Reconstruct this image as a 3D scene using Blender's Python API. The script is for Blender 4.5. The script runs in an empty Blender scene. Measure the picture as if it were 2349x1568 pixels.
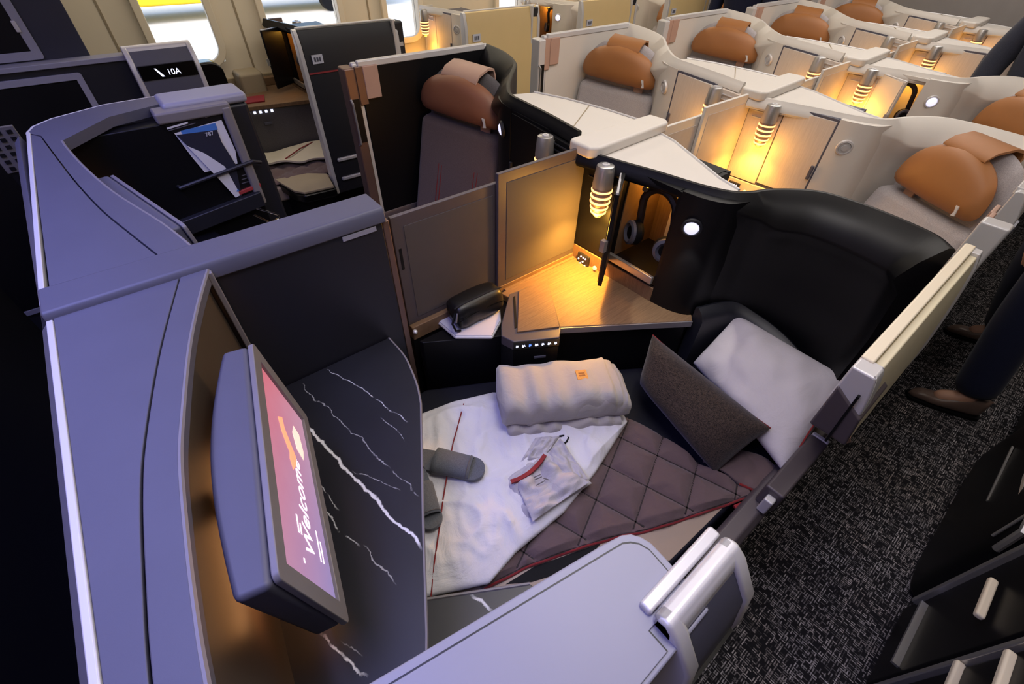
import bpy, bmesh, math, random
from mathutils import Vector, Matrix, noise
random.seed(4)
R = math.radians
COL = bpy.context.scene.collection
# ------------------------------------------------------------------ camera model
FPX, CX, CY, EYE = 1022.0, 1174.5, 784.0, 1.70
ax = Vector((2869 - CX, CY + 151, -FPX)).normalized()
up = -Vector((1140 - CX, CY - 1840, -FPX)).normalized()
up = (up - ax * up.dot(ax)).normalized()
lf = up.cross(ax)

def ray(px, py):
    d = Vector(((px - CX) / FPX, (CY - py) / FPX, -1.0))
    return Vector((d.dot(ax), d.dot(lf), d.dot(up)))
def Z(px, py, z):
    r = ray(px, py); t = (z - EYE) / r.z
    return Vector((r.x * t, r.y * t, z))
def Y(px, py, y):
    r = ray(px, py); t = y / r.y
    return Vector((r.x * t, y, EYE + r.z * t))
def X(px, py, x):
    r = ray(px, py); t = x / r.x
    return Vector((x, r.y * t, EYE + r.z * t))

cam_d = bpy.data.cameras.new('camera'); cam = bpy.data.objects.new('camera', cam_d); COL.objects.link(cam)
cam_d.sensor_fit = 'HORIZONTAL'; cam_d.sensor_width = 36.0; cam_d.lens = 36.0 * FPX / 2349.0
cam_d.clip_start = 0.02; cam_d.clip_end = 200
m = Matrix(((ax.x, ax.y, ax.z), (lf.x, lf.y, lf.z), (up.x, up.y, up.z))).to_4x4()
cam.matrix_world = Matrix.Translation((0, 0, EYE)) @ m
S = bpy.context.scene
S.camera = cam
S.view_settings.view_transform = 'Standard'; S.view_settings.look = 'None'
S.view_settings.gamma = 1.0; S.view_settings.exposure = 0.0; S.view_settings.use_curve_mapping = False

# ------------------------------------------------------------------ materials
def lin(c):
    def f(v):
        v /= 255.0
        return v / 12.92 if v <= 0.04045 else ((v + 0.055) / 1.055) ** 2.4
    return (f(c[0]), f(c[1]), f(c[2]), 1.0)
class NT:
    def __init__(s, name):
        s.m = bpy.data.materials.new(name); s.m.use_nodes = True
        s.t = s.m.node_tree; s.n = s.t.nodes; s.b = s.n['Principled BSDF']
        s._pos = None
    def new(s, t, **k):
        n = s.n.new(t)
        for a, v in k.items(): setattr(n, a, v)
        return n
    def link(s, a, b): s.t.links.new(a, b)
    def pos(s):
        if not s._pos: s._pos = s.new('ShaderNodeTexCoord').outputs['Object']
        return s._pos
    def val(s, sock, v):
        if isinstance(v, (int, float)): sock.default_value = v
        elif isinstance(v, tuple): sock.default_value = v
        else: s.link(v, sock)
    def math(s, op, a, b=0.0, c=0.0, clamp=False):
        n = s.new('ShaderNodeMath', operation=op); n.use_clamp = clamp
        s.val(n.inputs[0], a); s.val(n.inputs[1], b)
        if len(n.inputs) > 2: s.val(n.inputs[2], c)
        return n.outputs[0]
    def noise(s, scale, detail=3.0, rough=0.55, vec=None):
        n = s.new('ShaderNodeTexNoise'); n.inputs['Scale'].default_value = scale
        n.inputs['Detail'].default_value = detail; n.inputs['Roughness'].default_value = rough
        s.link(vec or s.pos(), n.inputs['Vector'])
        return n
    def mapping(s, scale=(1, 1, 1), rot=(0, 0, 0), loc=(0, 0, 0)):
        n = s.new('ShaderNodeMapping'); n.inputs['Scale'].default_value = scale
        n.inputs['Rotation'].default_value = rot; n.inputs['Location'].default_value = loc
        s.link(s.pos(), n.inputs['Vector']); return n.outputs[0]
    def mix(s, f, a, b, mode='MIX'):
        n = s.new('ShaderNodeMix', data_type='RGBA', blend_type=mode)
        s.val(n.inputs[0], f); s.val(n.inputs[6], a); s.val(n.inputs[7], b)
        return n.outputs[2]
    def ramp(s, f, p0, p1):
        n = s.new('ShaderNodeMapRange'); n.clamp = True
        s.val(n.inputs[0], f); n.inputs[1].default_value = p0; n.inputs[2].default_value = p1
        return n.outputs[0]
    def bump(s, h, strength, dist=0.002):
        n = s.new('ShaderNodeBump'); n.inputs['Strength'].default_value = strength
        n.inputs['Distance'].default_value = dist; s.link(h, n.inputs['Height'])
        s.link(n.outputs[0], s.b.inputs['Normal'])
def plain(name, c, rough=0.5, metal=0.0, var=0.10, bump=0.0, bscale=400.0, coat=0.0, sheen=0.0, spec=0.5):
    k = NT(name); col = lin(c)
    n = k.noise(9.0, 4.0)
    d = tuple(v * (1 - var) for v in col[:3]) + (1,)
    e = tuple(min(1, v * (1 + var)) for v in col[:3]) + (1,)
    k.link(k.mix(n.outputs[0], d, e), k.b.inputs['Base Color'])
    k.b.inputs['Roughness'].default_value = rough; k.b.inputs['Metallic'].default_value = metal
    k.b.inputs['Specular IOR Level'].default_value = spec
    if coat: k.b.inputs['Coat Weight'].default_value = coat
    if sheen: k.b.inputs['Sheen Weight'].default_value = sheen
    if bump: k.bump(k.noise(bscale, 2.0).outputs[0], bump, 0.001)
    return k.m
def glow(name, c, strength):
    k = NT(name); col = lin(c)
    n = k.noise(60.0)
    k.link(k.mix(n.outputs[0], tuple(v * .92 for v in col[:3]) + (1,), col), k.b.inputs['Emission Color'])
    k.b.inputs['Base Color'].default_value = col
    k.b.inputs['Emission Strength'].default_value = strength
    return k.m
def fabric(name, c, scale=900.0, b=0.25, var=0.25, sheen=0.2, rough=0.9, c2=None):
    k = NT(name); col = lin(c)
    v1 = k.mapping((scale, scale * .25, scale)); v2 = k.mapping((scale * .25, scale, scale))
    a = k.noise(1.0, 2.0, .5, v1).outputs[0]; d = k.noise(1.0, 2.0, .5, v2).outputs[0]
    w = k.math('MULTIPLY', k.math('ADD', a, d), 0.5)
    lo = lin(c2) if c2 else tuple(x * (1 - var) for x in col[:3]) + (1,)
    k.link(k.mix(k.ramp(w, .35, .65), lo, tuple(min(1, x * (1 + var)) for x in col[:3]) + (1,)), k.b.inputs['Base Color'])
    k.b.inputs['Roughness'].default_value = rough; k.b.inputs['Sheen Weight'].default_value = sheen
    k.b.inputs['Specular IOR Level'].default_value = 0.2
    k.bump(w, b, 0.001)
    return k.m
def cloth(name, c, b=0.35, scale=16.0, sheen=0.15, fold=0.006):
    k = NT(name); col = lin(c)
    n1 = k.noise(scale, 4.0, .55); n1.inputs['Distortion'].default_value = .9
    n2 = k.noise(700.0, 2.0).outputs[0]
    w = k.math('ADD', n1.outputs[0], k.math('MULTIPLY', n2, .05))
    k.link(k.mix(n2, tuple(x * .9 for x in col[:3]) + (1,), col), k.b.inputs['Base Color'])
    k.b.inputs['Roughness'].default_value = .9; k.b.inputs['Sheen Weight'].default_value = sheen
    k.b.inputs['Specular IOR Level'].default_value = 0.15
    k.bump(w, b, fold)
    return k.m
def wood(name, c1, c2, ang=0.0):
    k = NT(name)
    v = k.mapping((14, 260, 14), (0, 0, ang))
    n = k.noise(1.0, 4.0, .6, v).outputs[0]
    k.link(k.mix(k.ramp(n, .3, .7), lin(c1), lin(c2)), k.b.inputs['Base Color'])
    k.b.inputs['Roughness'].default_value = .6; k.b.inputs['Specular IOR Level'].default_value = .3
    k.bump(n, .08, .0005)
    return k.m
def marble(name, base, veins):
    k = NT(name)
    n = k.noise(9.0, 5.0, .6); n.inputs['Distortion'].default_value = .3
    v = k.new('ShaderNodeVectorMath', operation='SUBTRACT'); k.link(n.outputs['Color'], v.inputs[0]); v.inputs[1].default_value = (.5, .5, .5)
    v2 = k.new('ShaderNodeVectorMath', operation='SCALE'); k.link(v.outputs[0], v2.inputs[0]); v2.inputs['Scale'].default_value = .055
    v3 = k.new('ShaderNodeVectorMath', operation='ADD'); k.link(v2.outputs[0], v3.inputs[0]); k.link(k.pos(), v3.inputs[1])
    sp = k.new('ShaderNodeSeparateXYZ'); k.link(v3.outputs[0], sp.inputs[0])
    x, y = sp.outputs[0], sp.outputs[1]
    brk = k.ramp(k.noise(38.0, 3.0).outputs[0], .36, .5)
    tot = None
    for (x0, y0, x1, y1, w, s) in veins:
        dx, dy = x1 - x0, y1 - y0; L = math.hypot(dx, dy); dx /= L; dy /= L
        t = k.math('ADD', k.math('MULTIPLY', k.math('SUBTRACT', x, x0), dx), k.math('MULTIPLY', k.math('SUBTRACT', y, y0), dy))
        d = k.math('ABSOLUTE', k.math('SUBTRACT', k.math('MULTIPLY', k.math('SUBTRACT', x, x0), -dy), k.math('MULTIPLY', k.math('SUBTRACT', y, y0), -dx)))
        m_ = k.math('SUBTRACT', 1.0, k.ramp(d, w * .45, w))
        e = k.math('MULTIPLY', k.ramp(t, 0.0, .02), k.math('SUBTRACT', 1.0, k.ramp(t, L - .02, L)))
        m_ = k.math('MULTIPLY', k.math('MULTIPLY', m_, e), s)
        if w < .003: m_ = k.math('MULTIPLY', m_, brk)
        tot = m_ if tot is None else k.math('MAXIMUM', tot, m_)
    cl = k.ramp(k.noise(5.0, 5.0).outputs[0], .3, .8)
    b = lin(base)
    bc = k.mix(cl, tuple(v * .8 for v in b[:3]) + (1,), tuple(v * 1.35 for v in b[:3]) + (1,))
    k.link(k.mix(tot, bc, (.72, .74, .78, 1)), k.b.inputs['Base Color'])
    k.b.inputs['Roughness'].default_value = .38
    return k.m
def carpet(name):
    k = NT(name)
    sp = k.new('ShaderNodeSeparateXYZ'); k.link(k.pos(), sp.inputs[0])
    def dash(lx, ly, fx, fy, seed, thr):
        cx = k.math('FLOOR', k.math('DIVIDE', sp.outputs[0], lx)); cy = k.math('FLOOR', k.math('DIVIDE', sp.outputs[1], ly))
        cb = k.new('ShaderNodeCombineXYZ'); k.link(cx, cb.inputs[0]); k.link(cy, cb.inputs[1]); cb.inputs[2].default_value = seed
        wn = k.new('ShaderNodeTexWhiteNoise', noise_dimensions='3D'); k.link(cb.outputs[0], wn.inputs[0])
        mx = k.math('LESS_THAN', k.math('FRACT', k.math('DIVIDE', sp.outputs[0], lx)), fx); my = k.math('LESS_THAN', k.math('FRACT', k.math('DIVIDE', sp.outputs[1], ly)), fy)
        return k.math('MULTIPLY', k.math('MULTIPLY', mx, my), k.ramp(wn.outputs[0], thr, 1.0))
    la = k.noise(1.0, 2.0, .5, k.mapping((2, 40, 1))).outputs[0]; lb = k.noise(1.0, 2.0, .5, k.mapping((40, 2, 1))).outputs[0]
    ma = k.math('MULTIPLY', dash(.0155, .0072, .82, .46, .3, .42), k.ramp(la, .25, .6))
    mb = k.math('MULTIPLY', dash(.0072, .0155, .46, .82, 7.3, .42), k.ramp(lb, .25, .6))
    tt = k.math('MAXIMUM', ma, mb)
    w = k.noise(4.0, 2.0).outputs[0]
    hi = k.mix(w, lin((188, 172, 160)), lin((182, 184, 196)))
    k.link(k.mix(tt, lin((34, 33, 36)), hi), k.b.inputs['Base Color'])
    k.b.inputs['Roughness'].default_value = .95; k.b.inputs['Specular IOR Level'].default_value = .1
    k.bump(tt, .5, .002)
    return k.m

M = {}
M['carpet'] = carpet('woven_carpet')
M['graphite'] = plain('graphite_plastic', (80, 80, 94), .5, bump=.04, bscale=700)
M['graphite_dark'] = plain('dark_graphite_plastic', (27, 28, 36), .45, bump=.03, bscale=700)
M['rim_grey'] = plain('rim_grey', (118, 114, 118), .42)
M['black'] = plain('black_shell', (9, 9, 13), .42, bump=.02, bscale=600, spec=.28)
M['black_matt'] = plain('black_matt', (10, 10, 13), .7, spec=.2)
M['black_gloss'] = plain('black_gloss', (8, 8, 9), .22)
M['white'] = plain('warm_white_shell', (205, 199, 192), .5, var=.03, bump=.03, bscale=600)
M['white_panel'] = wood('pale_oak_panel', (190, 178, 168), (202, 191, 181))
M['cream'] = plain('cream_wall', (222, 210, 188), .55, var=.03)
M['cream_door'] = plain('cream_door', (214, 204, 176), .5, var=.04)
M['yellow_door'] = plain('sand_door', (222, 196, 142), .5, var=.04)
M['chrome'] = plain('brushed_silver', (190, 188, 186), .3, metal=.75, var=.05)
M['silver'] = plain('silver_plastic', (205, 203, 204), .38, metal=.25, var=.04)
M['lav_white'] = plain('pale_grey_table', (146, 146, 160), .45, var=.03)
M['bronze'] = plain('bronze_trim', (122, 98, 88), .38, metal=.6)
M['tan_plate'] = plain('tan_plate', (176, 142, 126), .5)
M['mauve'] = plain('mauve_metal', (84, 76, 80), .42, metal=.2)
M['console'] = wood('brown_grey_veneer', (104, 80, 58), (126, 99, 74), R(33))
M['screen_panel'] = plain('smoked_panel', (80, 75, 76), .62, spec=.15)
M['leather'] = plain('tan_leather', (158, 104, 58), .5, var=.08, bump=.12, bscale=300)
M['leather_dark'] = plain('brown_leather', (130, 84, 60), .5, var=.08, bump=.12, bscale=300)
M['heather'] = fabric('grey_heather_fabric', (172, 166, 168), 700)
M['seat_dark'] = fabric('mauve_striped_fabric', (92, 80, 80), 700)
M['grey_fabric'] = fabric('dark_grey_fabric', (92, 88, 90), 700)
M['beige'] = plain('beige_leather', (150, 132, 116), .5, bump=.08, bscale=300)
M['amber'] = glow('amber_ring', (255, 186, 112), 2.6)
M['amber_dim'] = plain('lamp_rib', (150, 128, 118), .35, metal=.4)
M['white_light'] = glow('white_lens', (225, 225, 250), 1.0)
M['ice_light'] = glow('icon_light', (225, 230, 255), 1.5)
M['blue_light'] = glow('blue_icon', (90, 130, 255), 2.0)
M['green_light'] = glow('green_button', (190, 220, 170), .8)
M['red'] = plain('red_trim', (128, 12, 26), .7)
M['red_line'] = plain('dull_red_line', (150, 52, 56), .5)
M['maroon'] = fabric('maroon_piping', (120, 34, 36), 900)
M['duvet'] = cloth('white_sateen', (214, 212, 216), .55, 13.0, fold=.012)
M['quilt'] = cloth('taupe_sateen', (100, 83, 83), .4, 26.0, sheen=.2, fold=.007)
M['fleece'] = cloth('grey_fleece', (168, 162, 158), .4, 18.0, sheen=.4, fold=.01)
M['jersey'] = cloth('grey_jersey', (180, 176, 182), .5, 24.0, fold=.01)
M['felt'] = fabric('grey_felt', (92, 94, 100), 900)
M['pillow'] = cloth('pillow_cotton', (202, 196, 201), .45, 8.0, fold=.014)
M['cushion'] = fabric('black_brown_weave', (58, 47, 41), 420, b=.5, var=.7, c2=(16, 13, 14))
M['orange_tag'] = fabric('orange_patch', (206, 150, 78), 900)
M['navy'] = fabric('navy_trousers', (24, 28, 52), 700, sheen=.1)
M['jacket'] = fabric('dark_jacket', (46, 48, 60), 700, sheen=.1)
M['shoe'] = plain('brown_shoe_leather', (112, 92, 82), .35)
M['skin'] = plain('skin', (196, 150, 124), .55)
M['hair'] = plain('dark_hair', (32, 24, 20), .6)
M['paper'] = plain('white_paper', (205, 207, 220), .6)
M['card_black'] = plain('black_card', (14, 14, 18), .4)
M['card_blue'] = plain('blue_card', (66, 118, 196), .5)
M['card_navy'] = plain('navy_card', (34, 36, 54), .5)
M['marble_white'] = plain('white_marble', (190, 190, 205), .35, var=.06)
M['ceiling'] = plain('ceiling_white', (225, 225, 228), .7)
M['taupe'] = plain('taupe_panel', (150, 136, 112), .6)
M['blanket_cream'] = cloth('cream_sateen', (206, 196, 178), .35, 12.0)
M['tarmac'] = plain('concrete_apron', (200, 200, 198), .9)
M['yellow'] = plain('yellow_paint', (232, 196, 20), .5)
M['acrylic'] = None
M['navy_seat'] = plain('navy_seat_leather', (22, 23, 34), .6, spec=.2)
M['shaded_thread'] = plain('thread_with_shade', (34, 24, 26), .8)
k = NT('clear_acrylic'); k.b.inputs['Transmission Weight'].default_value = 1.0; k.b.inputs['Roughness'].default_value = .08
k.link(k.mix(k.noise(5.0).outputs[0], (.85, .88, .92, 1), (.95, .96, .98, 1)), k.b.inputs['Base Color']); M['acrylic'] = k.m
k = NT('window_glass'); k.b.inputs['Transmission Weight'].default_value = 1.0; k.b.inputs['Roughness'].default_value = .0
k.b.inputs['IOR'].default_value = 1.02
k.link(k.mix(k.noise(5.0).outputs[0], (.97, .98, .98, 1), (1, 1, 1, 1)), k.b.inputs['Base Color']); M['glass'] = k.m

# ------------------------------------------------------------------ mesh builder
class MB:
    def __init__(s): s.v = []; s.f = []
    def add(s, vs, fs):
        o = len(s.v); s.v += [Vector(v) for v in vs]; s.f += [tuple(i + o for i in f) for f in fs]; return s
    def box(s, x0, x1, y0, y1, z0, z1):
        vs = [(x, y, z) for x in (x0, x1) for y in (y0, y1) for z in (z0, z1)]
        return s.add(vs, [(0, 1, 3, 2), (4, 6, 7, 5), (0, 4, 5, 1), (2, 3, 7, 6), (0, 2, 6, 4), (1, 5, 7, 3)])
    def hexa(s, b, t):                                   # bottom 4 pts, top 4 pts
        n = len(b)
        fs = [tuple(range(n - 1, -1, -1)), tuple(range(n, 2 * n))] + [(i, (i + 1) % n, n + (i + 1) % n, n + i) for i in range(n)]
        return s.add(list(b) + list(t), fs)
    def prism(s, poly, z0, z1):
        return s.hexa([(p[0], p[1], z0) for p in poly], [(p[0], p[1], z1) for p in poly])
    def extr(s, poly, vec):
        vec = Vector(vec); return s.hexa([Vector(p) for p in poly], [Vector(p) + vec for p in poly])
    def tube(s, path, r, n=8, closed=False, caps=True):
        P = [Vector(p) for p in path]; N = len(P); vs = []; fs = []
        rr = r if isinstance(r, (list, tuple)) else [r] * N
        prev = None
        for i, p in enumerate(P):
            if closed: t = P[(i + 1) % N] - P[i - 1]
            else: t = P[min(i + 1, N - 1)] - P[max(i - 1, 0)]
            t.normalize()
            if prev is None:
                a = Vector((0, 0, 1)) if abs(t.z) < .9 else Vector((1, 0, 0))
                u = t.cross(a).normalized()
            else: u = (prev - t * prev.dot(t)).normalized()
            prev = u; w = t.cross(u)
            for j in range(n):
                q = 2 * math.pi * j / n
                vs.append(p + (u * math.cos(q) + w * math.sin(q)) * rr[i])
        M_ = N if closed else N - 1
        for i in range(M_):
            for j in range(n):
                a = i * n + j; b = i * n + (j + 1) % n; c = ((i + 1) % N) * n + (j + 1) % n; d = ((i + 1) % N) * n + j
                fs.append((a, b, c, d))
        if caps and not closed:
            fs.append(tuple(range(n - 1, -1, -1))); fs.append(tuple((N - 1) * n + j for j in range(n)))
        return s.add(vs, fs)
    def lathe(s, prof, c, axis=(0, 0, 1), n=24):
        c = Vector(c); w = Vector(axis).normalized()
        a = Vector((1, 0, 0)) if abs(w.x) < .9 else Vector((0, 1, 0))
        u = w.cross(a).normalized(); v = w.cross(u); vs = []; fs = []
        for (r, h) in prof:
            for j in range(n):
                q = 2 * math.pi * j / n
                vs.append(c + w * h + (u * math.cos(q) + v * math.sin(q)) * max(r, 1e-4))
        for i in range(len(prof) - 1):
            for j in range(n):
                fs.append((i * n + j, i * n + (j + 1) % n, (i + 1) * n + (j + 1) % n, (i + 1) * n + j))
        fs.append(tuple(range(n - 1, -1, -1))); fs.append(tuple((len(prof) - 1) * n + j for j in range(n)))
        return s.add(vs, fs)
    def sweep(s, path, prof, closed_prof=True):          # path in plan, profile (offset to the left of travel, z)
        P = [Vector((p[0], p[1])) for p in path]; N = len(P); vs = []; fs = []; n = len(prof)
        zs = [p[2] if len(p) > 2 else 0.0 for p in path]
        for i, p in enumerate(P):
            d0 = (P[i] - P[i - 1]).normalized() if i else None
            d1 = (P[i + 1] - P[i]).normalized() if i < N - 1 else None
            if d0 is None: d = d1; k_ = 1
            elif d1 is None: d = d0; k_ = 1
            else:
                d = (d0 + d1).normalized(); k_ = min(1.25, 1 / max(.5, d.dot(d1)))
            nn = Vector((-d.y, d.x)) * k_
            for (o, z) in prof: vs.append((p.x + nn.x * o, p.y + nn.y * o, z + zs[i]))
        m_ = n if closed_prof else n - 1
        for i in range(N - 1):
            for j in range(m_):
                fs.append((i * n + j, (i + 1) * n + j, (i + 1) * n + (j + 1) % n, i * n + (j + 1) % n))
        if closed_prof:
            fs.append(tuple(range(n))); fs.append(tuple((N - 1) * n + j for j in range(n - 1, -1, -1)))
        return s.add(vs, fs)
    def grid(s, fn, nu, nv):
        vs = [fn(i / nu, j / nv) for i in range(nu + 1) for j in range(nv + 1)]
        fs = [(i * (nv + 1) + j, (i + 1) * (nv + 1) + j, (i + 1) * (nv + 1) + j + 1, i * (nv + 1) + j + 1) for i in range(nu) for j in range(nv)]
        return s.add(vs, fs)
    def map(s, fn):
        s.v = [Vector(fn(v)) for v in s.v]; return s

def mesh_obj(name, mb, mt, parent=None, bevel=0.0, seg=2, smooth=32, origin=None, weld=False):
    """links ONE mesh object; vertices are given in world metres and stored relative to the thing's base"""
    root = parent
    while root is not None and root.parent is not None: root = root.parent
    o = Vector(origin) if origin is not None else (root.location.copy() if root is not None else None)
    if o is None:
        xs = [v.x for v in mb.v]; ys = [v.y for v in mb.v]; zs = [v.z for v in mb.v]
        o = Vector(((min(xs) + max(xs)) / 2, (min(ys) + max(ys)) / 2, min(zs)))
    me = bpy.data.meshes.new(name)
    me.from_pydata([tuple(v - o) for v in mb.v], [], mb.f)
    bm = bmesh.new(); bm.from_mesh(me)
    if weld: bmesh.ops.remove_doubles(bm, verts=bm.verts, dist=1e-5)
    bmesh.ops.recalc_face_normals(bm, faces=bm.faces)
    bm.to_mesh(me); bm.free()
    for p in me.polygons: p.use_smooth = True
    if not bevel: me.set_sharp_from_angle(angle=R(smooth))
    if mt is not None: me.materials.append(M[mt] if isinstance(mt, str) else mt)
    ob = bpy.data.objects.new(name, me); COL.objects.link(ob)
    if parent is not None: ob.parent = parent
    else: ob.location = o
    if bevel:
        b = ob.modifiers.new('bevel', 'BEVEL'); b.width = bevel; b.segments = seg; b.limit_method = 'ANGLE'; b.angle_limit = R(35); b.harden_normals = True
    return ob
def tag(o, label=None, cat=None, group=None, kind=None):
    if label: o['label'] = label
    if cat: o['category'] = cat
    if group: o['group'] = group
    if kind: o['kind'] = kind
    return o
def thing(name, loc, label, cat, group=None):
    o = bpy.data.objects.new(name, None); COL.objects.link(o); o.location = loc; o.empty_display_size = .05
    return tag(o, label, cat, group)
def struct(name, mb, mt, parent=None, **k):
    o = mesh_obj(name, mb, mt, parent, **k)
    if parent is None: o['kind'] = 'structure'
    return o
def copy_tree(o, off, label=None, group=None, swap=None):
    def rec(q, par):
        c = q.copy(); COL.objects.link(c)
        if swap and q.type == 'MESH' and q.data.materials and q.data.materials[0].name in swap:
            c.data = q.data.copy(); c.data.materials[0] = swap[q.data.materials[0].name]
        if par is not None: c.parent = par
        else: c.location = q.location + Vector(off)
        for ch in q.children: rec(ch, c)
        return c
    c = rec(o, None)
    if label: c['label'] = label
    if group: c['group'] = group
    return c
def text_mesh(name, txt, size, mt, parent, origin, xdir, ydir, depth=.0006, shear=0.0):
    cu = bpy.data.curves.new(name, 'FONT'); cu.body = txt; cu.size = size; cu.shear = shear; cu.extrude = depth
    t = bpy.data.objects.new(name, cu); COL.objects.link(t)
    me = bpy.data.meshes.new_from_object(t.evaluated_get(bpy.context.evaluated_depsgraph_get()))
    bpy.data.objects.remove(t); bpy.data.curves.remove(cu)
    xd = Vector(xdir).normalized(); yd = Vector(ydir); yd = (yd - xd * yd.dot(xd)).normalized(); zd = xd.cross(yd)
    mb = MB(); mb.add([Vector(origin) + xd * v.co.x + yd * v.co.y + zd * v.co.z for v in me.vertices], [tuple(p.vertices) for p in me.polygons])
    return mesh_obj(name, mb, mt, parent)
def smooth_path(pts, n=4):
    P = [Vector(p) for p in pts]; out = []
    for i in range(len(P) - 1):
        p0 = P[max(i - 1, 0)]; p1 = P[i]; p2 = P[i + 1]; p3 = P[min(i + 2, len(P) - 1)]
        for j in range(n):
            t = j / n
            out.append(.5 * ((2 * p1) + (p2 - p0) * t + (2 * p0 - 5 * p1 + 4 * p2 - p3) * t * t + (3 * p1 - p0 - 3 * p2 + p3) * t ** 3))
    out.append(P[-1]); return out
def rrect(w, h, r, n=5):
    pts = []
    for (cx, cy, a0) in ((w / 2 - r, h / 2 - r, 0), (-w / 2 + r, h / 2 - r, 90), (-w / 2 + r, -h / 2 + r, 180), (w / 2 - r, -h / 2 + r, 270)):
        for i in range(n + 1):
            a = R(a0 + 90 * i / n); pts.append((cx + r * math.cos(a), cy + r * math.sin(a)))
    return pts
def plate(mb, c, xd, yd, w, h, r, t):                    # rounded plate, thickness t along x cross y
    xd = Vector(xd).normalized(); yd = Vector(yd); yd = (yd - xd * yd.dot(xd)).normalized(); zd = xd.cross(yd); c = Vector(c)
    return mb.extr([c + xd * p[0] + yd * p[1] for p in rrect(w, h, r)], zd * t)
def ring(mb, c, xd, yd, w, h, r, bw, t):                 # rounded frame with an opening
    xd = Vector(xd).normalized(); yd = Vector(yd); yd = (yd - xd * yd.dot(xd)).normalized(); zd = xd.cross(yd); c = Vector(c)
    o = rrect(w, h, r); i = rrect(w - 2 * bw, h - 2 * bw, max(r - bw, .002)); n = len(o); vs = []
    for z in (0, t):
        for q in (o, i): vs += [c + xd * p[0] + yd * p[1] + zd * z for p in q]
    fs = []
    for k_ in range(n):
        l = (k_ + 1) % n
        fs += [(k_, l, n + l, n + k_), (2 * n + k_, 3 * n + k_, 3 * n + l, 2 * n + l), (k_, 2 * n + k_, 2 * n + l, l), (n + k_, n + l, 3 * n + l, 3 * n + k_)]
    return mb.add(vs, fs)
def pad(mb, outline, c, xd, yd, T, rings=7, back=.35):   # upholstered pad over any outline
    xd = Vector(xd).normalized(); yd = Vector(yd); yd = (yd - xd * yd.dot(xd)).normalized(); zd = xd.cross(yd); c = Vector(c)
    n = len(outline); cx = sum(p[0] for p in outline) / n; cy = sum(p[1] for p in outline) / n
    for sgn, T_ in ((1, T), (-1, T * back)):
        vs = []; fs = []
        for k_ in range(rings + 1):
            f = 1 - (k_ / rings) ** 1.6 if k_ < rings else .0
            f = max(f, .02); h = T_ * (1 - f ** 3.2) ** .5 * sgn
            for p in outline:
                q = (cx + (p[0] - cx) * f, cy + (p[1] - cy) * f)
                vs.append(c + xd * q[0] + yd * q[1] + zd * h)
        for k_ in range(rings):
            for j in range(n):
                fs.append((k_ * n + j, k_ * n + (j + 1) % n, (k_ + 1) * n + (j + 1) % n, (k_ + 1) * n + j))
        fs.append(tuple(rings * n + j for j in range(n)))
        mb.add(vs, fs)
    return mb
def cushion(mb, c00, c10, c11, c01, T, n=20, wr=.006, seed=0.0, pinch=.06, upv=None):
    """closed two-sided pillow on four corners"""
    c00, c10, c11, c01 = [Vector(c) for c in (c00, c10, c11, c01)]
    nn = (c10 - c00).cross(c01 - c00).normalized()
    if nn.z < 0: nn = -nn
    vs = []; fs = []; N = n + 1
    def pos(u, v):
        uu = u + pinch * (u - .5) * -4 * (v * (1 - v)) * .5; vv = v + pinch * (v - .5) * -4 * (u * (1 - u)) * .5
        return (c00 * (1 - uu) + c10 * uu) * (1 - vv) + (c01 * (1 - uu) + c11 * uu) * vv
    for sgn in (1, -1):
        for i in range(N):
            for j in range(N):
                u = .5 - .5 * math.cos(math.pi * i / n); v = .5 - .5 * math.cos(math.pi * j / n)
                a = max(0, 1 - abs(2 * u - 1) ** 3.0) * max(0, 1 - abs(2 * v - 1) ** 3.0)
                p = pos(u, v); h = T * .5 * a ** .5
                w = noise.noise(Vector((u * 3.2 + seed, v * 3.2, seed * 2))) * wr * min(1, a * 3) + noise.noise(Vector((u * 8 + seed, v * 5, seed))) * wr * .5 * min(1, a * 3)
                vs.append(p + nn * (h + w) * sgn if sgn > 0 else p - nn * h)
    for s_ in (0, 1):
        o = s_ * N * N
        for i in range(n):
            for j in range(n): fs.append((o + i * N + j, o + (i + 1) * N + j, o + (i + 1) * N + j + 1, o + i * N + j + 1))
    o = N * N
    for i in range(n):
        for (a, b) in ((i * N, (i + 1) * N), (i * N + n, (i + 1) * N + n), (i, i + 1), (n * N + i, n * N + i + 1)):
            fs.append((a, b, o + b, o + a))
    return mb.add(vs, fs)
ORD = ['first', 'second', 'third', 'fourth', 'fifth', 'sixth']
P_ = 1.09
def H(y): return 1.15 + .036 * max(0.0, y - 1.05)
def H(y): return min(1.225, 1.15 + .0714 * max(0.0, y - 1.05))
def ZH(px, py, dz=0.0):
    z = 1.15
    for _ in range(12): p = Z(px, py, z + dz); z = H(p.y)
    return p
def TR(v): return v
def TL(v):
    y = 2.10 - v[1]
    return Vector((v[0], y, v[2] * H(y) / 1.15))
RIM = {'R': [(1.165, 1.03, 1.13), (1.20, .88, 1.13), (1.232, .76, 1.13), (1.262, .62, 1.13), (1.30, .53, 1.133), (1.385, .472, 1.14), (1.45, .38, 1.15), (1.472, .28, 1.15), (1.469, .19, 1.15), (1.446, .084, 1.15), (1.40, .03, 1.15)]}
RIM['L'] = []
for q in [(1335, 298), (1270, 262), (1210, 232), (1178, 215), (1172, 195), (1177, 173), (1186, 143), (1160, 118), (1115, 98)]:
    p = ZH(*q); RIM['L'].append((p.x, 2.10 - p.y, 1.15))
FACE = [(1.185, 1.03), (1.19, .87), (1.198, .70), (1.198, .645), (1.208, .575), (1.24, .515), (1.30, .487)]
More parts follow.
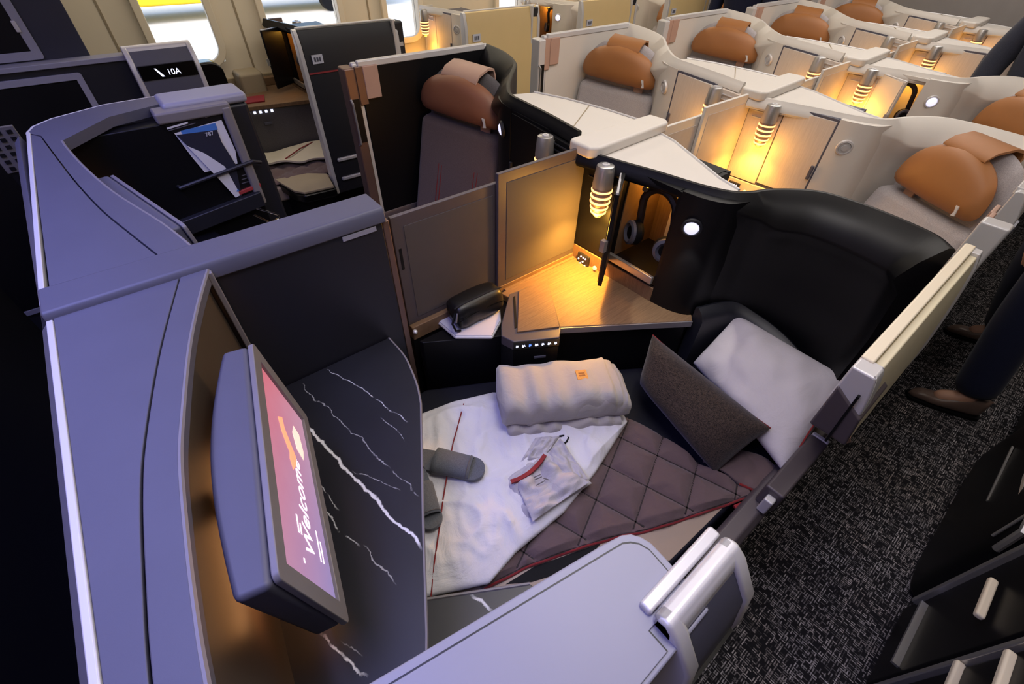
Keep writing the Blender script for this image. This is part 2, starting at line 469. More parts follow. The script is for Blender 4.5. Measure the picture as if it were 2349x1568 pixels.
def lip(f):                                               # rim profile, slim over the lockers and deep round the seat
    k_ = max(0.0, min(1.0, (f - .34) / .22)); k_ = k_ * k_ * (3 - 2 * k_)
    w = .035 + .05 * k_; d = .03 + .06 * k_
    b = -.05 - .57 * min(1.0, max(0.0, (f - .30) / .04)); m_ = -.045 - .255 * min(1.0, max(0.0, (f - .30) / .04))
    return [(0, b), (0, -.006), (-.006, 0), (-.018, 0), (-.7 * w, -.5 * d), (-w, -d), (-w, -d - .012), (-w + .03 * k_ + .004, min(-d - .013, max(-d - .05, m_ + .002))), (-w + .045 * k_ + .006, min(-d - .014, m_)), (-w + .045 * k_ + .006, min(b, -d - .016))]
def sweep_var(mb, path, fn):
    P = [Vector((p[0], p[1])) for p in path]; N = len(P); vs = []; fs = []
    for i, p in enumerate(P):
        d0 = (P[i] - P[i - 1]).normalized() if i else (P[1] - P[0]).normalized()
        d1 = (P[i + 1] - P[i]).normalized() if i < N - 1 else d0
        d = (d0 + d1).normalized(); nn = Vector((-d.y, d.x)); pr = fn(i / (N - 1)); n = len(pr)
        for (o, z) in pr: vs.append((p.x + nn.x * o, p.y + nn.y * o, path[i][2] + z))
    for i in range(N - 1):
        for j in range(n):
            fs.append((i * n + j, (i + 1) * n + j, (i + 1) * n + (j + 1) % n, i * n + (j + 1) % n))
    fs += [tuple(range(n)), tuple((N - 1) * n + j for j in range(n - 1, -1, -1))]
    return mb.add(vs, fs)
def thick_path(mb, pts, t, z0, z1):                       # wall along a plan path, thickness t to the left of travel
    return mb.sweep(pts, [(0, z0), (0, z1), (t, z1), (t, z0)])
def sub(path, a, b):
    return path[a:b]
SEAT = {'R': ((1.33, .389), (1.13, .058), .95), 'L': ((1.29, 2.10 - 1.629), (1.15, 2.10 - 2.06), .985)}

def make_shell(side, T, dark, label, open_door, group, row=1):
    rm = 'black' if dark else 'white'; pm = 'black' if dark else 'white_panel'
    th = thing('privacy_shell', T(Vector((1.25, .6, 0))), label, 'seat shell', group)
    path = smooth_path(RIM[side], 5)
    mesh_obj('shell_wall', sweep_var(MB(), path, lip).map(T), rm, th, smooth=50)
    # lower skirt of the shell, and back wall down to the floor
    mesh_obj('skirt', MB().sweep([(p[0], p[1]) for p in path[-34:]], [(-.035, .02), (-.035, .56), (0, .56), (0, .02)]).map(T), 'black_matt' if dark else 'white', th, smooth=50)
    if side == 'R':
        inner = [(1.255, .505), (1.36, .44), (1.475, .40), (1.52, .33), (1.50, .2), (1.455, .06), (1.42, .03)]
        ledge = MB().sweep(smooth_path([(1.25, .50, .74), (1.38, .445, .74), (1.415, .36, .72), (1.42, .26, .70), (1.40, .15, .67), (1.385, .05, .62)], 4), [(0, -.25), (0, 0), (-.012, 0.006), (-.035, -.006), (-.05, -.03), (-.05, -.25)])
        mesh_obj('inner_ledge', ledge.map(T), 'graphite_dark' if dark else 'white', th, smooth=50)
    # lockers
    f = FACE
    mesh_obj('lamp_panel', thick_path(MB(), [f[0], f[1]], .03, .76, 1.105).map(T), pm, th, bevel=.003)
    vm = MB(); pts = smooth_path([(p[0], p[1], 0) for p in f[3:]], 4)
    mesh_obj('vent_panel', thick_path(vm, [(p[0], p[1]) for p in pts], .03, .66, 1.115).map(T), rm, th, smooth=45)
    mesh_obj('base_panel', thick_path(MB(), [(p[0] - .002, p[1]) for p in f[:4]], .03, .66, .755).map(T), 'console' if dark else pm, th, bevel=.002)
    lb = MB()                                             # locker carcass with an open front
    x1 = 1.44; y0, y1 = .655, .862
    for b in ((1.20, x1, y0 - .015, y0, .765, 1.11), (1.20, x1, y1, y1 + .015, .765, 1.11), (1.20, x1, y0, y1, .755, .77), (1.20, x1, y0, y1, 1.098, 1.112), (x1, x1 + .015, y0 - .015, y1 + .015, .755, 1.112)): lb.box(*b)
    mesh_obj('locker_box', lb.map(T), 'black' if dark else ('white' if open_door else 'graphite'), th)
    if open_door:
        ln = MB(); ln.box(x1 - .004, x1, y0, y1, .77, 1.098); ln.box(1.23, x1, y1 - .004, y1, .77, 1.098); ln.box(1.23, x1, y0, y0 + .004, .77, 1.098)
        mesh_obj('locker_lining', ln.map(T), 'console', th)
    if open_door:
        if dark:
            a = Vector((1.19, .868, 0)); b = Vector((1.035, .765, 0))
        else:
            a = Vector((1.19, .868, 0)); b = Vector((1.06, .71, 0))
        d = (b - a).normalized(); n_ = Vector((-d.y, d.x, 0))
        dm = MB(); dm.hexa([a + Vector((0, 0, .77)), b + Vector((0, 0, .77)), b + n_ * .014 + Vector((0, 0, .77)), a + n_ * .014 + Vector((0, 0, .77))],
                           [a + Vector((0, 0, 1.105)), b + Vector((0, 0, 1.105)), b + n_ * .014 + Vector((0, 0, 1.105)), a + n_ * .014 + Vector((0, 0, 1.105))])
        dr = mesh_obj('locker_door', dm.map(T), pm, th, bevel=.003)
        e = MB(); e.hexa([a + d * .01 - n_ * .003 + Vector((0, 0, z)) for z in (.78,)] + [b - d * .01 - n_ * .003 + Vector((0, 0, .78)), b - d * .01 + Vector((0, 0, .78)), a + d * .01 + Vector((0, 0, .78))],
                         [a + d * .01 - n_ * .003 + Vector((0, 0, 1.10)), b - d * .01 - n_ * .003 + Vector((0, 0, 1.10)), b - d * .01 + Vector((0, 0, 1.10)), a + d * .01 + Vector((0, 0, 1.10))])
        mesh_obj('door_mirror', e.map(T), 'black_gloss' if dark else 'white', dr)
        mesh_obj('door_edge_trim', MB().tube([a - n_ * .002 + Vector((0, 0, .775)), a - n_ * .002 + Vector((0, 0, 1.1)), b + n_ * .007 + Vector((0, 0, 1.108)), ], .004, 6).map(T), 'silver', dr)
        mesh_obj('door_catch', MB().box(b.x - .012, b.x + .004, b.y - .006, b.y + .012, .91, .95).map(T), 'chrome', dr)
        mesh_obj('shelf_lip', MB().box(1.185, 1.20, y0, y1, .77, .80).map(T), 'chrome', th, bevel=.004)
        mesh_obj('locker_light', MB().box(1.30, 1.40, y1 - .06, y1 - .03, 1.085, 1.097).map(T), 'amber', th)
    else:
        dr = mesh_obj('locker_door', thick_path(MB(), [(f[1][0], .866), (f[2][0], .70), (f[3][0], .652)], .02, .77, 1.103).map(T), pm, th, bevel=.003)
        mesh_obj('finger_notch', MB().box(1.186, 1.197, .654, .668, .86, .92).map(T), 'graphite' if not dark else 'graphite_dark', dr, bevel=.003)
    # reading light on the curved panel
    c = Vector((1.204, .585, 1.02)); ax_ = Vector((-.82, -.45, -.12))
    mesh_obj('light_bezel', MB().lathe([(.030, -.006), (.032, 0), (.030, .006), (.024, .008), (.022, .002), (.02, .002)], c, ax_, 24).map(T), 'graphite_dark' if dark else 'silver', th)
    if dark or open_door:
        mesh_obj('reading_light', MB().lathe([(.0215, 0), (.0215, .006), (.017, .012), (.006, .015), (.0, .015)], c, ax_, 20).map(T), 'white_light', th)
    else:
        mesh_obj('reading_light', MB().lathe([(.0215, 0), (.0215, .004), (.012, .004), (.012, .009), (.0, .009)], c, ax_, 20).map(T), 'silver', th)
    # power outlets
    op = mesh_obj('outlet_panel', MB().box(1.172, 1.182, .93, .99, .688, .742).map(T), 'graphite_dark', th, bevel=.003)
    o_ = MB()
    for yy, zz in ((.945, .73), (.957, .73), (.969, .73), (.945, .70), (.957, .712), (.969, .70), (.98, .715)): o_.lathe([(.003, 0), (.003, .003), (0, .003)], (1.172, yy, zz), (-1, 0, 0), 8)
    mesh_obj('outlet_socket', o_.map(T), 'ice_light', op)
    mesh_obj('green_button', MB().lathe([(.009, 0), (.009, .004), (.006, .007), (0, .007)], (1.175, .895, .715), (-1, 0, 0), 16).map(T), 'green_light', th)
    # small panel between screen and lamp
    mesh_obj('corner_post', MB().box(1.185, 1.275, 1.028, 1.048, .70, 1.125).map(T), 'mauve' if dark else 'white', th, bevel=.003)
    mesh_obj('panel_slots', (lambda q: [q.box(1.180, 1.186, .885 + .02 * 0, 1.0, z, z + .004) for z in (1.04, 1.065, 1.085)] and q)(MB()).map(T), 'graphite_dark' if dark else 'silver', th)
    return th
def make_lamp(T, label, dark=True, group='lit wall lamps'):
    c = T(Vector((1.148, .905, .935)))
    th = thing('wall_lamp', c, label, 'lamp', group)
    def L_(pr): return MB().lathe(pr, c, (0, 0, 1), 28)
    h = lambda q: [(r, z) for r, z in q]
    mesh_obj('lamp_cap', L_([(.034, .112), (.0345, .118), (.030, .176), (.028, .182), (.024, .184), (.0, .184)]), 'chrome', th, smooth=40)
    mesh_obj('cap_dot', L_([(.0125, .184), (.012, .187), (.006, .187), (.006, .1855), (0, .1855)]), 'silver', th)
    mesh_obj('bulb', L_([(.0, .0), (.010, .002), (.021, .014), (.027, .035), (.031, .06), (.0325, .09), (.033, .112)]), 'amber_dim', th, smooth=60)
    for z, r in ((.100, .0345), (.080, .0345), (.060, .0335), (.040, .030), (.022, .026)):
        mesh_obj('light_ring', L_([(r - .004, z - .0045), (r + .001, z - .002), (r + .0015, z + .002), (r - .003, z + .0045)]), 'amber', th, smooth=60)
    w = T(Vector((1.19, .905, .99)))
    mesh_obj('bracket', MB().box(min(c.x, w.x), max(c.x, w.x), c.y - .008, c.y + .008, c.z + .125, c.z + .16), 'chrome', th)
    return th
def make_seat(side, T, cloth_m, lea_m, label, group, strap_m=None):
    A, B, zc = SEAT[side]
    A = Vector((A[0], A[1], 0)); B = Vector((B[0], B[1], 0)); C = (A + B) / 2; w = (A - B).length
    xd = (A - B).normalized(); fw = Vector((-xd.y, xd.x, 0))
    if fw.x > 0: fw = -fw
    upd = (Vector((0, 0, 1)) - fw * .12).normalized(); upd = (Vector((0, 0, 1)) + fw * -.15).normalized()
    if xd.cross(upd).dot(fw) < 0: xd = -xd
    th = thing('airline_seat', T(Vector((C.x, C.y, 0))), label, 'seat', group)
    c0 = Vector((C.x, C.y, zc))
    def D(w_, h_, n=26, low=.03):
        pts = []
        for i in range(n + 1):
            a = math.pi * i / n
            pts.append((w_ / 2 * (abs(math.cos(a)) ** .95) * (1 if math.cos(a) >= 0 else -1), h_ * max(0.0, math.sin(a)) ** .85))
        pts += [(-w_ / 2 + .012, -low * .7), (-w_ / 2 + .035, -low), (0, -low - .004), (w_ / 2 - .035, -low), (w_ / 2 - .012, -low * .7)]
        return pts
    dzf = 0 if side == 'R' else -.034
    wf = 1.18 if side == 'R' else 1.02
    bk = pad(MB(), D(w * (wf + .04), .208 + dzf, low=.34), c0 - fw * .075 - Vector((0, 0, .02)), xd, upd, .03, back=.9)
    mesh_obj('head_panel', bk.map(T), cloth_m if cloth_m != 'seat_dark' else 'grey_fabric', th, smooth=80)
    hr = mesh_obj('headrest', pad(MB(), D(w, .17 if side == 'R' else .135), c0, xd, upd, .05, back=.8).map(T), lea_m, th, smooth=80)
    ex = 1 if side == 'R' else -1
    mesh_obj('stitching_emblem', MB().extr([c0 + xd * x_ * w * ex + upd * z_ + fw * .047 for x_, z_ in ((.34, .02), (.37, .02), (.395, -.012), (.36, -.015), (.365, .0))], fw * .004).map(T), 'silver', hr)
    st = MB()                                             # flap over the top of the headrest
    for (x0, x1) in (((-.23, .23),) if side == 'R' else ((-.21, .21),)):
        pr = [(.002, .163), (-.028, .186), (-.095, .199), (-.138, .190), (-.150, .165), (-.150, .09), (-.142, .09), (-.142, .162), (-.132, .182), (-.095, .190), (-.028, .177), (.002, .155)]
        st.extr([c0 + xd * (x0 * w) + fw * a + Vector((0, 0, z + dzf)) for a, z in pr], xd * (x1 - x0) * w)
    mesh_obj('headrest_flap', st.map(T), strap_m or lea_m, th, smooth=60)
    tg = [c0 + xd * (x_ * w) + fw * (-.028) + Vector((0, 0, z_)) for x_, z_ in ((-.34, -.02), (-.22, -.02), (-.22, -.115), (-.34, -.115))]
    mesh_obj('pull_tab', MB().extr(tg, fw * .012).map(T), 'tan_plate', th, bevel=.003)
    # backrest and cushion
    def slab(z0, z1, off0, off1, t, w_):
        pts = []
        for z, o in ((z0, off0), (z1, off1)): pts.append((z, o))
        b = [c0 * 1.0 for _ in range(4)]
        def q(x_, f_, z_): v = c0 + xd * x_ + fw * f_; v.z = z_; return v
        return MB().hexa([q(-w_ / 2, off0, z0), q(w_ / 2, off0, z0), q(w_ / 2, off0 - t, z0), q(-w_ / 2, off0 - t, z0)],
                         [q(-w_ / 2, off1, z1), q(w_ / 2, off1, z1), q(w_ / 2, off1 - t, z1), q(-w_ / 2, off1 - t, z1)])
    br = mesh_obj('backrest', slab(.46, zc - .06, .16, .02, .10, w * wf).map(T), cloth_m, th, bevel=.03, seg=4)
    if cloth_m == 'seat_dark':
        for k_ in (-.30, -.26, .16, .20):
            def q(x_, f_, z_): v = c0 + xd * x_ * w * wf + fw * f_; v.z = z_; return v
            mesh_obj('pinstripe', MB().hexa([q(k_, .163, .47), q(k_ + .008, .163, .47), q(k_ + .008, .150, .47), q(k_, .150, .47)], [q(k_, .030, zc - .10), q(k_ + .008, .030, zc - .10), q(k_ + .008, .018, zc - .10), q(k_, .018, zc - .10)]).map(T), 'maroon', br)
    def q(x_, f_, z_): v = c0 + xd * x_ + fw * f_; v.z = z_; return v
    w_ = w * wf
    mesh_obj('seat_cushion', MB().hexa([q(-w_ / 2, .58, .36), q(w_ / 2, .58, .36), q(w_ / 2, .06, .36), q(-w_ / 2, .06, .36)], [q(-w_ / 2, .58, .49), q(w_ / 2, .58, .49), q(w_ / 2, .06, .47), q(-w_ / 2, .06, .47)]).map(T), cloth_m, th, bevel=.03, seg=4)
    mesh_obj('seat_base', MB().hexa([q(-w_ / 2 + .04, .5, .0), q(w_ / 2 - .04, .5, .0), q(w_ / 2 - .04, .08, .0), q(-w_ / 2 + .04, .08, .0)], [q(-w_ / 2 + .03, .54, .355), q(w_ / 2 - .03, .54, .355), q(w_ / 2 - .03, .06, .355), q(-w_ / 2 + .03, .06, .355)]).map(T), 'graphite_dark', th, bevel=.01)
    return th
def make_door(side, T, face_m, label, group, x0=.83, x1=1.44, dark=False, line=True):
    """sliding aisle door with its bowed outer face"""
    th = thing('sliding_door', T(Vector(((x0 + x1) / 2, 0, 0))), label, 'suite door', group)
    fm = 'chrome' if not dark else 'chrome'
    def pr(x, off, zt, zb, y0): return [(x, y0 + off, zb), (x, y0 + off, zt)]
    def prof(x, o): return [Vector((x, y, z)) for y, z in ((.022, .30), (.022, 1.145), (.016, 1.152), (.006 - o, 1.152), (-.004 - o, 1.146), (-.024 - o, 1.08), (-.032 - o, .9), (-.036 - o, .6), (-.036 - o, .30))]
    mesh_obj('door_leaf', MB().extr(prof(x0 + .025, 0), Vector((x1 - x0 - .05, 0, 0))).map(T), face_m, th, bevel=.004)
    fr = MB(); fr.extr(prof(x0, .004), Vector((.024, 0, 0))); fr.extr(prof(x1 - .024, .004), Vector((.024, 0, 0)))
    fr.box(x0 + .024, x1 - .024, .004, .026, 1.132, 1.157)
    mesh_obj('door_frame', fr.map(T), 'silver' , th, bevel=.005)
    if line:
        mesh_obj('red_pinstripe', MB().box(x0 + .026, x1 - .026, -.0365, -.03, .955, .962).map(T), 'red_line', th)
    pl = mesh_obj('row_plate', MB().box(x0 + .06, x0 + .12, -.036, -.028, 1.0, 1.04).map(T), 'paper', th)
    mesh_obj('row_number', (lambda m_: [m_.box(x0 + .07 + .014 * i, x0 + .079 + .014 * i, -.038, -.036, 1.01, 1.03) for i in range(3)] and m_)(MB()).map(T), 'graphite', pl)
    for z in (.50, .385):
        mesh_obj('kick_bar', MB().box(x0 + .06, x1 - .06, -.050, -.030, z - .010, z + .010).map(T), 'silver', th, bevel=.006)
    return th
def make_post(side, T, label, group, x=.80, plate_m='tan_plate', dark=True):
    """fixed door post with grip at the front edge of the doorway"""
    th = thing('door_post', T(Vector((x, .02, 0))), label, 'door post', group)
    mesh_obj('post', MB().box(x, x + .05, -.03, .035, .02, 1.14).map(T), 'bronze' if dark else 'silver', th, bevel=.008)
    mesh_obj('grip_recess', MB().box(x + .012, x + .044, .034, .037, .86, 1.03).map(T), 'black', th)
    mesh_obj('grip_bar', MB().tube([T(Vector((x + .006, y, z))) for y, z in ((.035, 1.03), (.05, 1.02), (.05, .86), (.035, .85))], .005, 8), 'chrome', th)
    mesh_obj('plate', MB().box(x + .085, x + .155, .022, .034, 1.02, 1.14).map(T), plate_m, th, bevel=.004)
    mesh_obj('plate_backing', MB().box(x + .05, x + .09, .018, .030, 1.0, 1.14).map(T), 'bronze' if dark else 'tan_plate', th, bevel=.004)
    return th
def make_side_wall(T, label, group, dark, x0=.30, x1=1.50):
    th = thing('aisle_side_wall', T(Vector(((x0 + x1) / 2, 0, 0))), label, 'suite side wall', group)
    def prof(x): return [Vector((x, y, z)) for y, z in ((.03, .02), (.03, .50), (.022, .515), (-.018, .52), (-.034, .50), (-.036, .30), (-.02, .02))]
    m_ = MB().extr(prof(x0), Vector((x1 - x0, 0, 0)))
    mesh_obj('lower_panel', m_.map(T), 'mauve' if dark else 'white', th, bevel=.006)
    mesh_obj('kick_strip', MB().box(x0, x1, -.026, -.018, .0, .07).map(T), 'black_matt', th)
    return th
# ================================================================== the cabin shell
fl = struct('floor', MB().box(-3.0, 8.2, -3.2, 4.4, -.04, 0.0), 'carpet', origin=(0, 0, 0))
struct('ceiling', MB().box(-3.0, 8.2, -3.2, 4.4, 2.30, 2.34), 'ceiling')
struct('wall_right', MB().box(-3.0, 8.2, -3.25, -3.2, 0, 2.30), 'cream')
struct('wall_rear', MB().box(6.55, 6.60, -3.2, 4.4, 0, 2.3), plain('grey_rear_wall', (150, 144, 142), .6))
struct('wall_front', MB().box(-1.05, -1.0, -3.2, 4.4, 0, 2.3), 'cream')
struct('trim_1', MB().box(-.76, -.72, -.4, 2.6, 0, .52), 'black_matt')
# cabin side wall with window openings
WY = 4.02
wins = [(.36, .74), (1.06, 1.62), (1.98, 2.3), (3.1, 3.42), (4.2, 4.52)]
WZ0, WZ1 = .90, 1.50
wall = MB(); xs = [-1.0]
for a, b in wins: xs += [a, b]
xs.append(6.55)
for i in range(len(xs) - 1):
    if i % 2 == 0: wall.box(xs[i], xs[i + 1], WY, WY + .10, 0.0, 2.3)
    else: wall.box(xs[i], xs[i + 1], WY, WY + .10, 0.0, WZ0); wall.box(xs[i], xs[i + 1], WY, WY + .10, WZ1, 2.3)
struct('wall_left', wall, 'cream')
for i, (a, b) in enumerate(wins):
    fr = MB(); ring(fr, ((a + b) / 2, WY - .012, (WZ0 + WZ1) / 2), (-1, 0, 0), (0, 0, 1), b - a + .05, WZ1 - WZ0 + .05, .13, .045, -.03)
    w = struct('window_%d' % (i + 1), fr, 'cream', bevel=.006)
    struct('glass', MB().box(a, b, WY + .06, WY + .066, WZ0, WZ1), 'glass', w)
for i, x in enumerate((.17, .9, 1.85)):
    struct('trim_%d' % (i + 2), MB().box(x, x + .012, WY - .004, WY + .002, .84, 2.3), 'taupe')
struct('baseboard_left', MB().box(-1.0, 6.5, WY - .03, WY, .0, .80), 'taupe')
# outside: bright apron and a yellow service truck
ap = struct('terrain', MB().box(-40, 60, 4.4, 90, -2.2, -2.1), 'tarmac')
tk = thing('service_truck', (6.0, 27.0, -2.1), 'yellow service truck with raised rails outside the cabin window', 'truck')
b_ = MB(); b_.box(-2, 14, 27, 30, -1.5, 1.2); mesh_obj('truck_body', b_, 'yellow', tk, bevel=.1)
mesh_obj('rail', MB().tube([(-2, 26.9, 1.2), (-2, 26.9, 2.4), (14, 26.9, 2.4), (14, 26.9, 1.2)], .09), 'yellow', tk)
for x in (1.5, 10.5):
    mesh_obj('wheel', MB().lathe([(0, -.2), (.5, -.2), (.5, .2), (0, .2)], (x, 26.9, -1.6), (0, 1, 0)), 'black_matt', tk)

# ================================================================== front right suite: monitor console
ZT = 1.15
nook_px = [(475, 610), (450, 700), (430, 800), (415, 950), (410, 1060), (425, 1250), (450, 1450), (470, 1568)]
seam_px = [(408, 632), (365, 800), (330, 1000), (320, 1150), (328, 1400), (340, 1568)]
nook = [Z(*p, ZT) for p in nook_px] + [Vector((-.178, .165, ZT))]
nook = [Vector((.008, .996, ZT))] + nook[1:]
seam = [Z(*p, ZT) for p in seam_px] + [Vector((-.222, .165, ZT))]
seam[0] = Vector((-.045, .996, ZT))
ns = smooth_path(nook, 6); ss = smooth_path(seam, 8)
FX = -.257
def xy(l): return [(p.x, p.y) for p in l]
def make_console(T, label, nm='monitor_console'):
    th = thing(nm, T(Vector((-.2, .6, 0))), label, 'console')
    mesh_obj('top_panel', MB().prism([(FX + .008, .996)] + xy(ss) + [(FX + .008, .165)], ZT - .03, ZT - .001).map(T), 'graphite', th, bevel=.0015)
    s2 = [(p.x + .003, p.y) for p in ss]
    mesh_obj('curved_rim', MB().prism(s2 + xy(ns)[::-1], ZT - .03, ZT).map(T), 'graphite', th, bevel=.002)
    mesh_obj('edge_trim', MB().tube([T(p + Vector((0, 0, -.004))) for p in ns], .0042, 6), 'rim_grey', th)
    mesh_obj('front_trim', MB().box(FX - .002, FX + .008, .165, .985, ZT - .012, ZT + .002).map(T), 'silver', th, bevel=.002)
    fp = [Vector((x, .165, z)) for x, z in ((FX, ZT - .004), (FX - .018, ZT - .02), (FX - .05, ZT - .09), (FX - .055, .02), (FX - .03, .02), (FX - .02, ZT - .10), (FX + .01, ZT - .03))]
    mesh_obj('front_panel', MB().extr(fp, (0, .831, 0)).map(T), 'graphite', th, smooth=50)
    nw = [(p.x - .035, p.y) for p in ns]
    mesh_obj('nook_wall', MB().sweep(nw, [(0, .735), (0, ZT - .028), (.02, ZT - .028), (.02, .735)]).map(T), plain('nook_wall_brown', (66, 56, 47), .5), th, smooth=60)
    mesh_obj('corner_trim', MB().box(.0, .012, .978, .996, .75, ZT - .004).map(T), 'rim_grey', th, bevel=.003)
    return th
make_console(TR, 'lavender-lit graphite monitor console in front of the made-up bed')
# ------------------------------------------------------------------ monitor
def make_monitor(T, label, on):
    A = Vector((.009, .771, 1.1)); B = Vector((-.095, .318, 1.1)); dn = Vector((.03, .004, -.255))
    xd = (A - B).normalized(); W = (A - B).length; nn = Vector((xd.y, -xd.x, 0)).normalized()
    if nn.x < 0: nn = -nn
    C = (A + B) / 2 + dn / 2; yd = -dn.normalized(); h = dn.length
    th = thing('seat_monitor', T(C + Vector((0, 0, -h / 2))), label, 'monitor')
    hs = MB()
    N = 14
    top = []; 
    for i in range(N + 1):
        f = i / N; top.append(B + (A - B) * f)
    back = [B + (A - B) * (1 - i / N) - nn * (.050 + .024 * math.sin(math.pi * i / N)) for i in range(N + 1)]
    ring_ = [p - nn * .006 for p in top] + back
    hs.hexa([p + dn * 1.0 for p in ring_], ring_)
    mesh_obj('housing', hs.map(T), 'graphite', th, bevel=.010, seg=3)
    bz = MB(); ring(bz, C - nn * .006, xd if xd.cross(yd).dot(nn) > 0 else -xd, yd, W, h, .012, .030, .010)
    mesh_obj('bezel', bz.map(T), 'rim_grey', th, bevel=.002)
    sm = MB(); plate(sm, C - nn * .006, xd if xd.cross(yd).dot(nn) > 0 else -xd, yd, W - .056, h - .056, .003, .004)
    if on:
        k = NT('welcome_screen'); sp = k.new('ShaderNodeSeparateXYZ'); k.link(k.pos(), sp.inputs[0])
        ty = k.ramp(sp.outputs[1], -.2, .2); tz = k.ramp(sp.outputs[2], .03, .24)
        c1 = k.mix(tz, lin((142, 134, 200)), lin((206, 140, 170))); c2 = k.mix(tz, lin((206, 150, 176)), lin((226, 92, 104)))
        nz = k.noise(14.0, 3.0).outputs[0]
        c3 = k.mix(k.math('MULTIPLY', nz, .25), k.mix(ty, c1, c2), lin((236, 190, 214)))
        k.link(c3, k.b.inputs['Emission Color']); k.b.inputs['Emission Strength'].default_value = .85
        k.b.inputs['Base Color'].default_value = (.02, .02, .02, 1); k.b.inputs['Roughness'].default_value = .6
        sc = mesh_obj('screen', sm.map(T), k.m, th)
        o = C - nn * .0017
        def at(u, v): return o + xd * (u * (W - .056)) + yd * (v * (h - .056))
        wt = glow('screen_white', (250, 232, 250), .95)
        text_mesh('welcome_text', 'Welcome', .050, wt, sc, T(at(-.38, -.16)), T(xd + C) - T(C), T(yd + C) - T(C), shear=.25)
        for u0, u1, v0 in ((-.30, -.22, .10), (-.30, -.25, .05), (-.42, -.40, .08), (-.36, -.22, -.30), (-.36, -.26, -.36)):
            mesh_obj('screen_line', MB().extr([at(u0, v0), at(u1, v0), at(u1, v0 + .022), at(u0, v0 + .022)], nn * .0006), wt, sc)
        og = glow('screen_orange', (255, 158, 120), .95)
        pa = [(.02, .02), (.06, -.06), (.12, -.10), (.17, -.02), (.24, .08), (.30, .10), (.27, .2), (.2, .16), (.15, .10), (.11, .04), (.07, .06)]
        mesh_obj('coral_plume', MB().extr([at(u, v) for u, v in pa], nn * .0008), og, sc)
        pa = [(.16, -.30), (.22, -.34), (.32, -.30), (.34, -.18), (.28, -.12), (.19, -.17)]
        mesh_obj('pale_cloud', MB().extr([at(u, v) for u, v in pa], nn * .0008), glow('screen_pale', (240, 214, 200), .85), sc)
    else:
        mesh_obj('screen', sm.map(T), 'black_gloss', th)
    mid = C - nn * .05
    led = glow('warm_led', (255, 176, 110), 26.0)
    mesh_obj('led_strip', MB().extr([C - xd * (W * .40) - nn * .076 - yd * (h * .30), C + xd * (W * .38) - nn * .076 - yd * (h * .30), C + xd * (W * .38) - nn * .076 - yd * (h * .34), C - xd * (W * .40) - nn * .076 - yd * (h * .34)], -nn * .003).map(T), led, th)
    mesh_obj('mount_arm', MB().tube([T(C - nn * .05), T(C - nn * .10)], .025, 10), 'graphite_dark', th)
    return th
make_monitor(TR, 'tilted seat monitor with pink welcome screen, beside the marble shelf', True)
# ------------------------------------------------------------------ centre partition
th = thing('centre_partition', (.1, 1.04, 0), 'long graphite partition ridge between the two front suites', 'partition')
mesh_obj('partition_panel', MB().box(FX, .405, .998, 1.088, .0, 1.128), 'graphite_dark', th, bevel=.004)
tp = [Vector((FX - .004, y, z)) for y, z in ((.990, 1.122), (.991, 1.152), (.998, 1.162), (1.088, 1.162), (1.094, 1.155), (1.094, 1.122))]
mesh_obj('top_cap', MB().extr(tp, Vector((.675, 0, 0))), 'graphite', th, bevel=.004)
mesh_obj('end_strip', MB().box(.405, .425, 1.0, 1.085, .0, 1.12), 'bronze', th, bevel=.004)
a = Y(784, 537, .996); b = Y(870, 500, .996)
pm = MB().box(.295, .385, .9935, .998, 1.105, 1.119)
mesh_obj('name_plate', pm, 'lav_white', th, bevel=.0015)
# ------------------------------------------------------------------ marble shelf and ledge
edge = [Z(*p, .75) for p in ((903, 787), (925, 812), (942, 845), (957, 885), (965, 925), (970, 1200), (978, 1450))]
edge[0].y = .993
ps = xy(smooth_path(edge[:5], 4)) + xy(edge[5:]) + [(.0, .20)]
V = []
for (p, q, w, s) in [((672, 940), (968, 1262), .0075, 1.0), ((752, 846), (935, 965), .0034, .8), ((690, 880), (965, 1142), .0026, .55), ((712, 1098), (775, 1175), .0026, .7),
                     ((728, 1165), (828, 1262), .0040, .85), ((835, 1255), (912, 1345), .0028, .75), ((735, 1448), (842, 1550), .0050, .85), ((815, 1083), (915, 1125), .0022, .6), ((870, 955), (930, 1015), .0024, .55), ((780, 1460), (835, 1500), .002, .4)]:
    a, b = Z(*p, .75), Z(*q, .75); V.append((a.x, a.y, b.x, b.y, max(.0014, w * .55), s * (1 if w > .004 else .7)))
sh = thing('marble_shelf', (0, 0, .75), 'black marble-veined shelf over the footwell, under the monitor', 'shelf')
mesh_obj('slab', MB().prism([(.0, .993)] + ps + [(-.15, .17), (-.205, .3), (-.18, .5), (-.12, .75)], .728, .75), marble('black_marble', (25, 26, 34), V), sh, bevel=.002)
mesh_obj('edge_trim', MB().tube([(x, y, .748) for x, y in ps], .0035, 6), 'rim_grey', sh)
mesh_obj('support_panel', MB().prism([(-.19, .3), (-.175, .5), (-.115, .75), (.0, .985), (.02, .985), (-.09, .75), (-.15, .5), (-.165, .3)], 0, .728), 'black_matt', sh)
la, lb = Z(978, 1374, .53), Z(1215, 1338, .53)
V2 = []
for (p, q, w, s) in [((1075, 1355), (1130, 1392), .004, .9)]:
    a, b = Z(*p, .53), Z(*q, .53); V2.append((a.x, a.y, b.x, b.y, w, s))
lg = thing('footwell_ledge', (0, 0, .53), 'low black marble ledge beside the foot of the bed', 'ledge')
lpoly = [(la.x - .03, la.y + .03), (la.x, la.y), (lb.x, lb.y), (lb.x + .02, .155), (-.16, .20), (-.16, .32)]
mesh_obj('slab', MB().prism(lpoly, .50, .53), marble('grey_marble', (40, 40, 47), V2), lg, bevel=.002)
